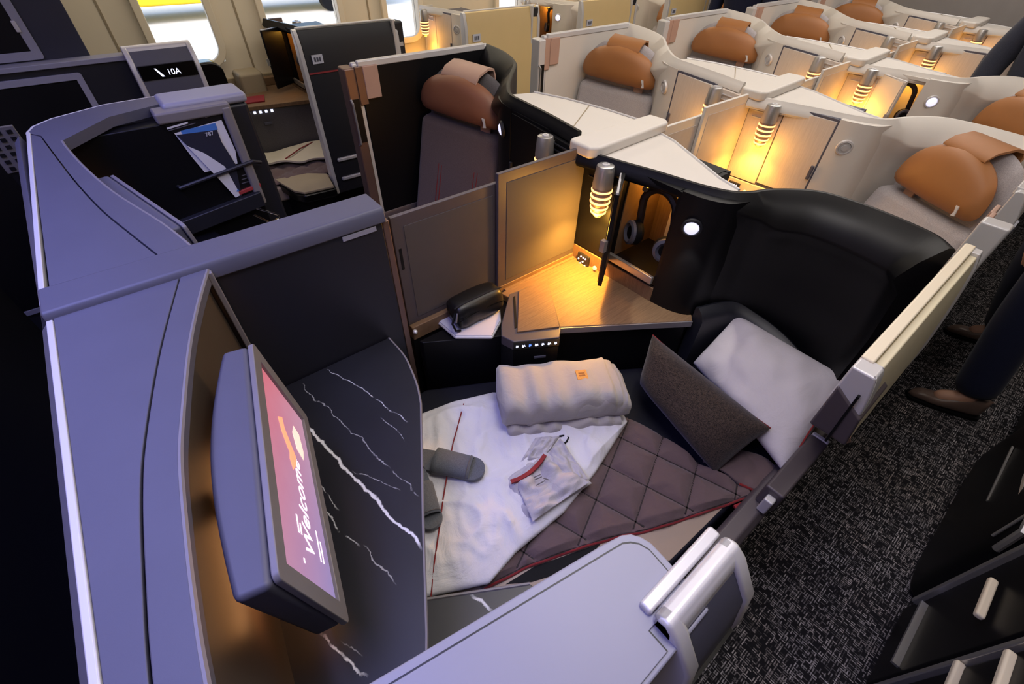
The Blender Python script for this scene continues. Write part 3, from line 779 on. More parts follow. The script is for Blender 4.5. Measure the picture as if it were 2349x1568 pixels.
mesh_obj('edge_trim', MB().tube([(la.x, la.y, .53), (lb.x, lb.y, .53)], .004, 6), 'rim_grey', lg)
mesh_obj('ledge_side', MB().prism(lpoly, 0.0, .50), 'black_matt', lg)
# ------------------------------------------------------------------ aisle closet (front right) with the pale lid
def make_closet(T, label, lid, x1=.279, ylo=-.032):
    th = thing('aisle_closet', T(Vector((.0, .06, 0))), label, 'closet')
    e = Vector((.272 - (-.05), .084 - .146)); yl = lambda x: .084 - (x - .272) * .19
    poly = [(FX, ylo), (x1 - .005, ylo), (x1, ylo + .02), (x1 + .003, .055)] + [(x1 - .001, .068), (x1 - .008, .078), (x1 - .018, .0845), (x1 - .03, .0875), (x1 - .045, yl(x1 - .045))] + [(FX, yl(FX))]
    mesh_obj('closet_body', MB().prism([(p[0] - .004 if p[0] > 0 else p[0], p[1] + (.004 if p[1] < 0 else -.004)) for p in poly], 0.0, ZT - .016).map(T), 'graphite_dark', th, bevel=.004)
    mesh_obj('lid_rim', MB().prism(poly, ZT - .016, ZT - .001).map(T), lid, th, bevel=.003)
    q = [(x1 - .010, ylo + .03), (x1 - .006, .052), (x1 - .010, .064), (x1 - .017, .072), (x1 - .026, .0775), (x1 - .045, yl(x1 - .045) - .010), (FX, yl(FX) - .010), (FX, ylo + .006), (.205, ylo + .006), (.205, ylo + .03)]
    mesh_obj('lid_panel', MB().prism([(a_ - .0016, b_ - .0016 if b_ > 0 else b_) for a_, b_ in q], ZT - .004, ZT + .0016).map(T), lid, th, bevel=.001)
    mesh_obj('lid_groove', MB().prism(q, ZT - .004, ZT + .0004).map(T), 'graphite_dark', th)
    return th
make_closet(TR, 'pale grey-lidded aisle closet at the front right corner of the suite', 'lav_white')
def make_latch(T, label, group, x0=.214, x1=.352, pad_m='graphite', sign=None):
    th = thing('door_pocket_end', T(Vector(((x0 + x1) / 2, -.02, 0))), label, 'door pocket', group)
    mesh_obj('inner_strip', MB().box(x0, x1, .006, .022, .02, ZT + .010).map(T), 'silver', th, bevel=.004)
    def yz(o, t=0): return [(.004, ZT + .016 + o), (-.012, ZT + .022 + o), (-.028 - o, ZT + .010 + o), (-.058 - o, ZT - .035), (-.070 - o, ZT - .10), (-.072 - o, ZT - .30), (-.070 - o, .3)]
    fr = MB()
    pr = yz(0)
    prof = [Vector((x0, y, z)) for y, z in pr] + [Vector((x0, .004, .3))]
    fr.extr(prof, (.022, 0, 0)); fr.extr([p + Vector((x1 - x0 - .022, 0, 0)) for p in prof], (.022, 0, 0))
    top = [Vector((x0, y, z)) for y, z in ((.004, ZT - .02), (.004, ZT + .016), (-.012, ZT + .022), (-.024, ZT + .012), (-.032, ZT - .02))]
    fr.extr(top, (x1 - x0, 0, 0))
    mesh_obj('arched_frame', fr.map(T), 'silver', th, bevel=.006, seg=3)
    pp = [Vector((x0 + .006, y, z)) for y, z in ((-.026, ZT + .002), (-.054, ZT - .037), (-.066, ZT - .10), (-.068, ZT - .30), (-.066, .32), (.0, .32), (.0, ZT + .002))]
    pd = mesh_obj('dark_panel', MB().extr(pp, (x1 - x0 - .012, 0, 0)).map(T), pad_m, th, bevel=.004)
    if sign is None: mesh_obj('seat_sign', MB().box(x0 + .024, x1 - .024, -.0705, -.060, ZT - .15, ZT - .105).map(T), 'black_gloss', pd)
    else:
        sg = mesh_obj('seat_sign', MB().box(x0 + .024, x1 - .024, -.0710, -.050, ZT - .105, ZT - .050).map(T), 'black_gloss', pd)
        q = T(Vector((x0 + .13, -.0712, ZT - .092)))
        text_mesh('seat_number', '10A', .034, 'ice_light', sg, q, (1, 0, 0), (0, 0, 1))
        mesh_obj('seat_mark', MB().extr([T(Vector((x0 + u, -.0711, ZT - v))) for u, v in ((.085, .062), (.092, .062), (.116, .096), (.104, .096))], (0, -.001, 0)), 'ice_light', sg)
    mesh_obj('red_pinstripe', MB().box(x0 + .022, x1 - .022, -.0705, -.062, ZT - .178, ZT - .172).map(T), 'red_line', pd)
    return th
lt = make_latch(TR, 'silver arched door pocket end with dark pad beside the pale closet lid', 'door pocket ends')
# ------------------------------------------------------------------ privacy divider (front row)
def make_divider(x0, xm, x1, label, group, dark, y=1.04, low=1.10, hi=1.135):
    th = thing('privacy_divider', ((x0 + x1) / 2, y, .68), label, 'privacy screen', group)
    fm = 'mauve' if dark else 'white'; pm = 'screen_panel' if dark else 'white_panel'
    for nm, a, b, zt, yy in (('front_screen', x0, xm + .02, low, y + .008), ('rear_screen', xm, x1, hi, y - .008)):
        s_ = mesh_obj(nm, MB().box(a, b, yy - .007, yy + .007, .70, zt), fm, th, bevel=.003)
        mesh_obj('inset_panel', MB().box(a + .035, b - (.028 if nm == 'front_screen' else .004), yy - .0085, yy - .006, .735, zt - .035), pm, s_, bevel=.001)
        if nm == 'front_screen': mesh_obj('finger_slot', MB().box(a + .010, a + .018, yy - .0085, yy - .006, .93, 1.0), 'black', s_)
    mesh_obj('black_channel', MB().box(x1 - .001, x1 + .012, y - .016, y + .012, .70, hi + .01), 'black_matt', th)
    if dark: mesh_obj('stud', MB().lathe([(.007, 0), (.008, .006), (.004, .012), (0, .012)], (x0 + .006, y - .018, .70), (0, -1, 0), 12), 'silver', th)
    mesh_obj('bottom_rail', MB().box(x0, x1 + .06, y - .018, y + .02, .66, .715), 'console' if dark else 'white', th, bevel=.003)
    mesh_obj('rail_step', MB().box(x0 + .38, x1 + .06, y - .03, y - .016, .66, .70), 'console' if dark else 'white', th, bevel=.003)
    mesh_obj('lower_wall', MB().box(x0, x1 + .06, y - .012, y + .018, .0, .66), 'black_matt' if dark else 'white', th)
    return th
make_divider(.445, .80, 1.185, 'pair of smoked sliding privacy screens glowing amber beside the lamp', 'privacy dividers', True)

# ------------------------------------------------------------------ side console of the front right suite
th = thing('side_console', (1.0, .8, 0), 'brown veneer side console lit amber under the lamp', 'side console')
ctop = [(.80, 1.01), (.845, .742), (1.231, .486), (1.26, .51), (1.235, .54), (1.205, .62), (1.20, .72), (1.20, 1.01)]
mesh_obj('console_top', MB().prism(ctop, .672, .70), 'console', th, bevel=.004)
mesh_obj('console_wall', MB().prism([(.45, 1.0), (.455, .985), (.847, .752), (1.227, .50), (1.26, .51), (1.21, .60), (1.20, 1.0)], .0, .672), 'black', th, bevel=.004)
dv = Vector((1.231 - .845, .486 - .742, 0)).normalized(); dn_ = Vector((dv.y, -dv.x, 0)); dn_ = -dn_ if dn_.y > 0 else dn_
mesh_obj('edge_band', MB().hexa([Vector((.845, .742, .674)) + dn_ * .004, Vector((1.231, .486, .674)) + dn_ * .004, Vector((1.231, .486, .674)), Vector((.845, .742, .674))], [Vector((.845, .742, .697)) + dn_ * .004, Vector((1.231, .486, .697)) + dn_ * .004, Vector((1.231, .486, .697)), Vector((.845, .742, .697))]), 'rim_grey', th)
# armrest box with its lid, slot and lit buttons
lid = [Z(*p, .715) for p in ((1190, 668), (1257, 640), (1284, 750), (1186, 762))]
bx = [Z(*p, .715) for p in ((1168, 672), (1190, 664), (1257, 638), (1287, 752), (1284, 772), (1178, 782), (1150, 768), (1150, 740))]
ab = mesh_obj('armrest_box', MB().prism(xy(bx), .672, .712), 'mauve', th, bevel=.004)
mesh_obj('box_base', MB().prism(xy(bx), .40, .672), 'black', ab)
mesh_obj('lid', MB().prism(xy(lid), .70, .718), 'console', ab, bevel=.003)
a, b = Z(1180, 680, .712), Z(1184, 752, .712)
mesh_obj('slot', MB().hexa([a + Vector((-.006, .0, 0)), a + Vector((.004, .0, 0)), b + Vector((.004, 0, 0)), b + Vector((-.006, 0, 0))], [a + Vector((-.006, .0, .002)), a + Vector((.004, .0, .002)), b + Vector((.004, 0, .002)), b + Vector((-.006, 0, .002))]), 'black_matt', ab)
fa, fb = Vector((bx[5].x, bx[5].y, .712)), Vector((bx[4].x, bx[4].y, .712))
fd = (fb - fa).normalized(); fn = Vector((fd.y, -fd.x, 0))
if fn.y > 0: fn = -fn
cp = mesh_obj('control_panel', MB().hexa([fa + fn * .004 + Vector((0, 0, -.034)), fb + fn * .004 + Vector((0, 0, -.034)), fb + Vector((0, 0, -.034)), fa + Vector((0, 0, -.034))], [fa + fn * .004 + Vector((0, 0, -.004)), fb + fn * .004 + Vector((0, 0, -.004)), fb + Vector((0, 0, -.004)), fa + Vector((0, 0, -.004))]), 'black_gloss', th)
L_ = (fb - fa).length
for i, mt in enumerate(['ice_light', 'ice_light', 'blue_light', 'ice_light', 'ice_light', 'ice_light', 'ice_light']):
    p = fa + fd * (L_ * (.08 + .14 * i)) + fn * .0045 + Vector((0, 0, -.019))
    w = .006 if i % 2 else .0045
    q = [p + fd * u * w + Vector((0, 0, v * .006)) for u, v in ((-1, -.6), (-.2, -1), (.4, -.2), (1, -.5), (.6, .8), (-.3, .5), (-.8, 1))]
    mesh_obj('button_icon', MB().extr(q, fn * .001), mt, cp)
p = fa + fd * (L_ * .6) + fn * .003 + Vector((0, 0, -.08))
mesh_obj('door_badge', MB().hexa([p + fd * -.02 + Vector((0, 0, -.004)), p + fd * .02 + Vector((0, 0, -.004)), p + fd * .02 - fn * .02 + Vector((0, 0, -.004)), p - fd * .02 - fn * .02 + Vector((0, 0, -.004))], [p + fd * -.02 + Vector((0, 0, .004)), p + fd * .02 + Vector((0, 0, .004)), p + fd * .02 - fn * .02 + Vector((0, 0, .004)), p - fd * .02 - fn * .02 + Vector((0, 0, .004))]), 'graphite', th)
ty = [Z(*p, .69) for p in ((1003, 737), (1044, 772), (1130, 772), (1150, 735), (1146, 690), (1060, 700))]
tr = thing('marble_tray', (.62, .98, .65), 'white marble swing-out tray under the black amenity bag', 'tray')
mesh_obj('tray_rim', MB().prism(xy(ty), .676, .688), 'silver', tr, bevel=.006, seg=3)
c_ = sum((p for p in ty), Vector()) / 6
mesh_obj('tray_top', MB().prism([(c_.x + (p.x - c_.x) * .95, c_.y + (p.y - c_.y) * .95) for p in ty], .686, .692), 'marble_white', tr, bevel=.002)
# amenity bag
bg = thing('amenity_bag', (.66, .985, .692), 'black zipped amenity bag lying on the small marble tray', 'bag')
def bag_pt(u, v):
    a_ = 2 * math.pi * v; L = .098 * (2 * u - 1); e = (1 - abs(2 * u - 1) ** 5) ** .5 if abs(2 * u - 1) < 1 else 0
    cy = .048 * math.copysign(abs(math.cos(a_)) ** .6, math.cos(a_)) * (.55 + .45 * e); cz = .046 * math.copysign(abs(math.sin(a_)) ** .7, math.sin(a_)) * (.6 + .4 * e)
    if e == 0: cy *= .02; cz *= .02
    w = noise.noise(Vector((u * 4, v * 5, 3))) * .004
    return Vector((.665 + L + w, .975 + cy + .1 * (cz) + w, .738 + cz))
mesh_obj('pouch', MB().grid(bag_pt, 22, 32), plain('black_vinyl', (15, 15, 17), .38, bump=.2, bscale=160), bg, smooth=80, weld=True)
mesh_obj('zip', MB().tube([(.665 + .096 * t, .985 - .03, .783 - .006 * abs(t) ** 3) for t in [-1 + .1 * i for i in range(21)]], .0026, 6), 'graphite_dark', bg)
mesh_obj('seam', MB().tube([(.665 + .097 * t, .930 , .747 - .01 * abs(t) ** 3) for t in [-1 + .1 * i for i in range(21)]], .002, 6), 'black_gloss', bg)
mesh_obj('wrist_loop', MB().tube([(.57, .955, .76), (.548, .94, .735), (.556, .935, .705), (.574, .935, .697)], .004, 6), 'black_matt', bg)
mesh_obj('zip_pull', MB().tube([(.572, .945, .765), (.556, .93, .742)], .0035, 6), 'graphite', bg)
# ================================================================== front right suite: bed
BZ = .48
th = thing('lie_flat_bed', (.6, .4, 0), 'taupe leather lie-flat bed under the quilt', 'bed')
poly = [(.0, .42), (.055, .372), (.29, .232), (.62, .052), (.98, .042), (1.30, .06), (1.36, .30), (1.30, .47), (1.21, .495), (.845, .735), (.43, .96), (.25, .965), (.02, .72)]
mesh_obj('mattress', MB().prism(poly, .36, BZ).map(TR), 'navy_seat', th, bevel=.012, seg=3)
mesh_obj('aisle_cushion', MB().prism([(.075, .385), (.29, .245), (.625, .062), (1.02, .050), (.96, .11), (.66, .20), (.36, .37), (.12, .44)], BZ - .02, BZ + .0015), 'beige', th, bevel=.001)
cx_ = sum(p[0] for p in poly) / len(poly); cy_ = sum(p[1] for p in poly) / len(poly)
mesh_obj('bed_frame', MB().prism([(cx_ + (p[0] - cx_) * .97, cy_ + (p[1] - cy_) * .97) for p in poly], .02, .36), 'black_matt', th)
a, b = Z(1680, 1175, BZ), Z(1655, 1275, BZ)
mesh_obj('cushion_gap', MB().hexa([a, a + Vector((.02, -.005, 0)), b + Vector((.02, -.005, 0)), b], [v + Vector((0, 0, .002)) for v in (a, a + Vector((.02, -.005, 0)), b + Vector((.02, -.005, 0)), b)]), 'black_matt', th)
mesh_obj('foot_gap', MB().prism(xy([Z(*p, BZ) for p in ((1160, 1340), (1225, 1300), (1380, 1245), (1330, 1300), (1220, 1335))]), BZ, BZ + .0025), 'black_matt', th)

def resample(pts, n):
    P = [Vector(p) for p in pts]; L = [0]
    for i in range(1, len(P)): L.append(L[-1] + (P[i] - P[i - 1]).length)
    out = []
    for k_ in range(n + 1):
        s_ = L[-1] * k_ / n; i = 1
        while i < len(L) - 1 and L[i] < s_: i += 1
        t = (s_ - L[i - 1]) / max(1e-6, L[i] - L[i - 1]); out.append(P[i - 1].lerp(P[i], t))
    return out
def sheet(A, B, nu, nv, hf, t=.006):
    """cloth between two edge lines: closed, thickness t, height function on top"""
    A = resample(A, nu); B = resample(B, nu); mb = MB(); vs = []; fs = []; W = nv + 1
    for sgn in (1, 0):
        for i in range(nu + 1):
            for j in range(W):
                p = A[i].lerp(B[i], j / nv); h = hf(p, i / nu, j / nv)
                vs.append(p + Vector((0, 0, h + (t if sgn else 0))))
    for s_ in (0, 1):
        o = s_ * (nu + 1) * W
        for i in range(nu):
            for j in range(nv): fs.append((o + i * W + j, o + (i + 1) * W + j, o + (i + 1) * W + j + 1, o + i * W + j + 1))
    o = (nu + 1) * W
    for i in range(nu):
        for (a, b) in ((i * W, (i + 1) * W), (i * W + nv, (i + 1) * W + nv)): fs.append((a, b, o + b, o + a))
    for j in range(nv):
        for (a, b) in ((j, j + 1), (nu * W + j, nu * W + j + 1)): fs.append((a, b, o + b, o + a))
    return mb.add(vs, fs)
# quilt with diamond stitching
dA = Vector((.395, -.918, 0)); dB = Vector((.946, .325, 0)); SP = .118
def quilt_h(p, u, v):
    a = p.dot(dA); b = p.dot(dB)
    da = abs((a - .079 + SP / 2) % SP - SP / 2); db = abs((b - .772 + SP / 2) % SP - SP / 2)
    d = min(da, db); e = min(1.0, min(u, 1 - u, v, 1 - v) * 16)
    n = noise.noise(p * 26) * .0035 + noise.noise(p * 60 + Vector((0, 0, 2))) * .0012
    pk = noise.noise(Vector((a * 30, b * 30, 5))) * .004 * math.exp(-d / .02)
    return .004 + .024 * min(1, d / .034) ** .5 * (.35 + .65 * e) + n * min(1, d / .02) * e + pk * min(1, d / .008)
qt = thing('quilt', (.6, .3, BZ), 'taupe diamond-stitched quilt with red piping, showing beside the white duvet', 'quilt')
qA = [Z(*p, BZ) for p in ((1040, 1280), (1200, 1130), (1330, 1010), (1437, 962), (1530, 1012), (1610, 1075), (1714, 1128))]
qB = [Z(*p, BZ) for p in ((1105, 1352), (1200, 1302), (1300, 1265), (1385, 1238), (1500, 1212), (1645, 1163), (1718, 1138))]
mesh_obj('quilted_cover', sheet(qA, qB, 190, 110, quilt_h, .004), 'quilt', qt, smooth=70)
QA, QB = resample(qA, 190), resample(qB, 190)
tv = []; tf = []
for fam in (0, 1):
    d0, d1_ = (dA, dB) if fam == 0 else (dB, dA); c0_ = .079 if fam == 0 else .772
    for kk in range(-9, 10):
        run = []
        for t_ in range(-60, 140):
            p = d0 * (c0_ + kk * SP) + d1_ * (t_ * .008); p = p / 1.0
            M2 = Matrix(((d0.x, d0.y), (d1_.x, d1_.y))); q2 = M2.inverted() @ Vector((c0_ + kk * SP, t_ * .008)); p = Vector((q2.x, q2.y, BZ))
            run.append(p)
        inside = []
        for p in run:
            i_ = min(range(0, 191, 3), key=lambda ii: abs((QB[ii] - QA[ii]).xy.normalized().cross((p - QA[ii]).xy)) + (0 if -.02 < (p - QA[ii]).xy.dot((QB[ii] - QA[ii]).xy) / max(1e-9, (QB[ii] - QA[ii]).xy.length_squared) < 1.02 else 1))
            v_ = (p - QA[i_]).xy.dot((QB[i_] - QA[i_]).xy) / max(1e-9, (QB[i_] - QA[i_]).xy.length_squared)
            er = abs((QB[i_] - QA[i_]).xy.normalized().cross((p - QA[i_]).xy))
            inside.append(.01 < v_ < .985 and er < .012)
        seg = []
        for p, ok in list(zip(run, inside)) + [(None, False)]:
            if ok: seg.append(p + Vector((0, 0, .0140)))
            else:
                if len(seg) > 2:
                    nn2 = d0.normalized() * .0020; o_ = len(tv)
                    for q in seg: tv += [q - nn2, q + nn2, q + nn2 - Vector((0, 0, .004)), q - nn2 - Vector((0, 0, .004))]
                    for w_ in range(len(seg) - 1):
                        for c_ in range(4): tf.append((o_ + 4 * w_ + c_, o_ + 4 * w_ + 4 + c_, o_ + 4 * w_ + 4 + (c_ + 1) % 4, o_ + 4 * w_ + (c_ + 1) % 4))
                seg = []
mesh_obj('shaded_stitching', MB().add(tv, tf), 'shaded_thread', qt)  # stitch lines, coloured dark to put the shade of the valleys into the quilt
pb = resample(qB, 60)
mesh_obj('red_piping', MB().tube([p + Vector((.002 * math.sin(i * .9), -.004, .006 + .003 * math.sin(i * .7))) for i, p in enumerate(pb)], .0035, 6), 'maroon', qt)
mesh_obj('red_label', MB().prism(xy([Z(*p, .492) for p in ((1682, 1158), (1712, 1146), (1716, 1158), (1690, 1168))]), .484, .494), 'red', qt, bevel=.002)
fA = [Z(*p, BZ + .006) for p in ((1610, 1062), (1680, 1030), (1740, 1050))]
fB = [Z(*p, BZ + .006) for p in ((1690, 1112), (1742, 1135), (1790, 1092))]
mesh_obj('folded_end', sheet(fA, fB, 40, 40, lambda p, u, v: .006 + .012 * abs(noise.noise(p * 14)) + .01 * math.sin(math.pi * v), .006), 'quilt', qt, smooth=70)
mesh_obj('red_piping', MB().tube([p + Vector((0, -.003, .012)) for p in resample(fB, 12)], .004, 6), 'maroon', qt)
# duvet
dz = BZ + .022
def duv_h(p, u, v):
    n = noise.noise(Vector((p.x * 5, p.y * 9, 1))) * .007 + noise.noise(Vector((p.x * 16 + p.y * 9, p.y * 20 - p.x * 5, 4))) * .006
    rid = (1 - abs(noise.noise(Vector((p.x * 7 + p.y * 3, p.y * 6 - p.x * 2, 9))))) ** 5 * .012 + (1 - abs(noise.noise(Vector((p.x * 13 - p.y * 9, p.y * 5 + p.x * 9, 3))))) ** 7 * .008
    e = min(1.0, min(u, 1 - u, v, 1 - v) * 9)
    lift = .006 * max(0, 1 - u * 2.2) * max(0, 1 - v * 1.6)
    return .010 + .014 * e ** .5 + n * e + rid * e + lift
du = thing('duvet', (.35, .55, BZ), 'rumpled white duvet with dark red piping across the foot of the bed', 'duvet')
A = [Z(*p, dz) for p in ((862, 1010), (960, 962), (1040, 930), (1130, 908), (1300, 915), (1430, 962))]
B = [Z(*p, dz) for p in ((905, 1392), (985, 1372), (1122, 1342), (1184, 1270), (1292, 1180), (1365, 1088), (1436, 975))]
mesh_obj('cover', sheet(A, B, 110, 110, duv_h, .010), 'duvet', du, smooth=80)
AA, BB = resample(A, 110), resample(B, 110)
def on_duvet(px, py, dh=.0):
    p = Z(px, py, dz + .03)
    best = min(((AA[i].lerp(BB[i], j / 60) - p).xy.length, i, j) for i in range(0, 111, 2) for j in range(61))
    return Vector((p.x, p.y, dz + .010 + duv_h(p, best[1] / 110, best[2] / 60) + dh + .003))
mesh_obj('piping', MB().tube([on_duvet(*p, -.001) for p in ((1064, 930), (1050, 985), (1040, 1020), (1030, 1080), (1018, 1150), (1008, 1220), (998, 1290), (988, 1365))], .0020, 6), 'maroon', du)
# folded fleece blanket
d_ = Vector((.857, -.515, 0)); p_ = Vector((.515, .857, 0))
bo = Vector((.508, .605, BZ + .052))
bl = thing('fleece_blanket', bo + d_ * .2 + p_ * .08, 'thick folded grey fleece blanket with an orange patch, lying on the duvet', 'blanket')
def roll(l0, l1, W, Hh, z0, seed, nl=40, nc=56, y0=0.0):
    def f(u, v):
        a = 2 * math.pi * v; ca, sa = math.cos(a), math.sin(a)
        yy = W / 2 * math.copysign(abs(ca) ** .5, ca); zz = Hh / 2 * math.copysign(abs(sa) ** .62, sa)
        l = l0 + (l1 - l0) * u; e = 1.0
        if u < .04: e = .55 + .45 * (u / .04) ** .5
        if u > .97: e = .9 + .1 * ((1 - u) / .03) ** .5
        if u in (0.0, 1.0): e = .02
        w = noise.noise(Vector((l * 22, yy * 6 + seed, zz * 6))) * .007 + noise.noise(Vector((l * 9, yy * 9, seed))) * .007
        fold = .011 * math.sin(l * 85 + 4 * noise.noise(Vector((l * 9, seed, 1)))) * max(0, -ca * .5 + .35) * (1 if sa > -.2 else .3)
        return bo + d_ * (l + noise.noise(Vector((yy * 20, zz * 20, seed))) * .004) + p_ * (y0 + W / 2 + (yy + w * .6) * e) + Vector((0, 0, z0 + Hh / 2 + (zz + (w + fold) * (1 if sa > 0 else .2)) * e))
    return MB().grid(f, nl, nc)
mesh_obj('top_fold', roll(-.02, .345, .190, .116, .022, 1.0), 'fleece', bl, smooth=80, weld=True)
mesh_obj('second_fold', roll(.05, .366, .184, .106, .022, 2.0, y0=.002), 'fleece', bl, smooth=80, weld=True)
mesh_obj('inner_fold', roll(.05, .383, .176, .094, .020, 3.0, y0=.003), 'fleece', bl, smooth=80, weld=True)
mesh_obj('core_fold', roll(.05, .398, .166, .078, .018, 4.0, y0=.004), 'fleece', bl, smooth=80, weld=True)
mesh_obj('bottom_layer', roll(-.005, .375, .196, .046, -.010, 5.0, y0=-.012), 'fleece', bl, smooth=80, weld=True)
pc = bo + d_ * .245 + p_ * .095 + Vector((0, 0, .141))
og = MB(); plate(og, pc, d_, p_ + Vector((0, 0, .06)), .034, .036, .002, .003); mesh_obj('orange_patch', og, 'orange_tag', bl)
pt = mesh_obj('patch_marks', MB().extr([pc + d_ * (u * .012) + p_ * (v * .012) + Vector((0, 0, .003 + v * .0007)) for u, v in ((-.8, -.5), (.8, -.5), (.8, -.1), (-.8, -.1))], (0, 0, .0006)).extr([pc + d_ * (u * .012) + p_ * (v * .012) + Vector((0, 0, .003 + v * .0007)) for u, v in ((-.8, .2), (.8, .2), (.8, .6), (-.8, .6))], (0, 0, .0006)), plain('patch_brown', (150, 96, 44), .8), bl)
# pyjamas
pz = BZ + .052
pj = thing('folded_pyjamas', Z(1240, 1100, pz), 'folded grey pyjamas with a red neckline stripe, lying on the duvet', 'pyjamas')
c = [Z(*p, pz) for p in ((1150, 1105), (1212, 1200), (1358, 1108), (1262, 1020))]
mesh_obj('folded_top', cushion(MB(), c[0], c[1], c[2], c[3], .046, 44, .022, 2.0, .0), 'jersey', pj, smooth=80, weld=True)
c = [Z(*p, pz + .022) for p in ((1178, 1098), (1222, 1196), (1352, 1106), (1252, 1036))]
mesh_obj('front_layer', cushion(MB(), c[0], c[1], c[2], c[3], .026, 44, .026, 5.0, .02), 'jersey', pj, smooth=80, weld=True)
c = [Z(*p, pz + .014) for p in ((1192, 1062), (1250, 1048), (1284, 1000), (1228, 1004))]
mesh_obj('collar_fold', cushion(MB(), c[0], c[1], c[2], c[3], .034, 26, .018, 7.0, .02), 'jersey', pj, smooth=80, weld=True)
c = [Z(*p, pz + .020) for p in ((1246, 1052), (1285, 1004), (1350, 1098), (1296, 1120))]
mesh_obj('sleeve_fold', cushion(MB(), c[0], c[1], c[2], c[3], .026, 30, .02, 9.0, .04), 'jersey', pj, smooth=80, weld=True)
c = [Z(*p, pz - .012) for p in ((1130, 1092), (1146, 1150), (1190, 1150), (1200, 1060))]
mesh_obj('lower_layer', cushion(MB(), c[0], c[1], c[2], c[3], .034, 20, .02, 11.0, .02), 'jersey', pj, smooth=80, weld=True)
st = smooth_path([Z(*p, pz + .042) for p in ((1172, 1103), (1192, 1096), (1215, 1082), (1235, 1063), (1250, 1042))], 4)
sv = []
for i, q in enumerate(st):
    t = (st[min(i + 1, len(st) - 1)] - st[max(i - 1, 0)]).normalized(); n_ = Vector((-t.y, t.x, 0)) * .0055; sv.append((q - n_, q + n_))
mesh_obj('red_stripe', MB().add([v for pr in sv for v in pr] + [v - Vector((0, 0, .008)) for pr in sv for v in pr], [(2 * i, 2 * i + 2, 2 * i + 3, 2 * i + 1) for i in range(len(sv) - 1)] + [(2 * i, 2 * i + 2, 2 * i + 2 + 2 * len(sv), 2 * i + 2 * len(sv)) for i in range(len(sv) - 1)] + [(2 * i + 1, 2 * i + 3, 2 * i + 3 + 2 * len(sv), 2 * i + 1 + 2 * len(sv)) for i in range(len(sv) - 1)]), 'red', pj)
tm = MB()
for (p, q) in (((1224, 1095), (1240, 1088)), ((1227, 1100), (1243, 1093)), ((1230, 1113), (1250, 1102)), ((1246, 1096), (1258, 1100))):
    a, b = Z(*p, pz + .041), Z(*q, pz + .041); n_ = (b - a).normalized(); n_ = Vector((-n_.y, n_.x, 0)) * .0012
    tm.hexa([a - n_, b - n_, b + n_, a + n_], [v + Vector((0, 0, .0012)) for v in (a - n_, b - n_, b + n_, a + n_)])
mesh_obj('label_print', tm, 'grey_fabric', pj)
mesh_obj('drawstring', MB().tube([Z(*p, pz + .014) for p in ((1283, 1000), (1296, 998), (1304, 1003), (1300, 1012), (1290, 1020))], .0028, 6), 'black_matt', pj)
# slippers
def slipper(heel, toe, w, label, over):
    h = Z(*heel, BZ + .076); t = Z(*toe, BZ + .076); d = (t - h).normalized(); s_ = Vector((-d.y, d.x, 0)); L = (t - h).length
    th = thing('slipper', (h + t) / 2, label, 'slipper', 'grey felt slippers')
    out = []
    for i in range(20):
        a = math.pi * i / 19; out.append((L - w / 2 + w / 2 * math.sin(a) , w / 2 * math.cos(a)))
    for i in range(20):
        a = math.pi * i / 19; out.append((w * .42 - w * .42 * math.sin(a), -w * .42 * math.cos(a)))
    mesh_obj('sole', MB().hexa([h + d * u + s_ * v - Vector((0, 0, .004)) for u, v in out], [h + d * u + s_ * v + Vector((0, 0, .008)) for u, v in out]), 'felt', th, bevel=.002)
    def band(u, v):
        a = math.pi * v; l = L * (.40 + .44 * u); tap = 1 - .12 * u
        return h + d * l + s_ * (math.cos(a) * w * .54 * tap) + Vector((0, 0, .004 + math.sin(a) ** .7 * (.034 - .010 * u)))
    bm_ = MB().grid(band, 8, 14)
    ob = mesh_obj('upper_band', bm_, 'felt', th, smooth=60)
    so = ob.modifiers.new('thick', 'SOLIDIFY'); so.thickness = .004
    mesh_obj('band_seam', MB().tube([band(.93, i / 14) + Vector((0, 0, .001)) for i in range(15)], .0018, 6), 'grey_fabric', th)
    return th
slipper((925, 1045), (1112, 1082), .074, 'grey felt slipper with its toe towards the folded pyjamas', 0)
slipper((950, 1065), (996, 1214), .062, 'grey felt slipper half hidden behind the marble shelf edge', 0)
# cushion and pillow
pl = thing('white_pillow', (1.25, .25, BZ), 'large white pillow with red piping leaning at the head of the bed', 'pillow')
P1, P2, P3, P4 = Z(1692, 722, .70), Z(1952, 872, .66), Z(1799, 1086, .54), Z(1590, 832, .56)
mesh_obj('pillowcase', cushion(MB(), P4, P3, P2, P1, .17, 36, .018, 3.0, .05), 'pillow', pl, smooth=80, weld=True)
mesh_obj('side_piping', MB().tube([P3.lerp(P2, t) + Vector((-.012 * math.sin(math.pi * t), .012 * math.sin(math.pi * t), .010 + .026 * math.sin(math.pi * t))) for t in [i / 14 for i in range(15)]], .0026, 6), 'maroon', pl)
cs = thing('dark_cushion', (1.05, .33, BZ), 'black and brown woven cushion with red piping leaning on the white pillow', 'cushion')
T1, T2, B1, B2 = Z(1497, 768, .67), Z(1768, 982, .62), Z(1468, 880, .545), Z(1640, 1085, .50)
mesh_obj('cushion_cover', cushion(MB(), B1, B2, T2, T1, .19, 32, .006, 8.0, .05), 'cushion', cs, smooth=80, weld=True)
nn_ = (B2 - B1).cross(T1 - B1).normalized()
mesh_obj('red_piping', MB().tube([T1.lerp(T2, t) - (T1.lerp(T2, t) - (B1 + B2) / 2).normalized() * (.014 * math.sin(math.pi * t)) for t in [i / 14 for i in range(15)]], .0026, 6), 'maroon', cs)
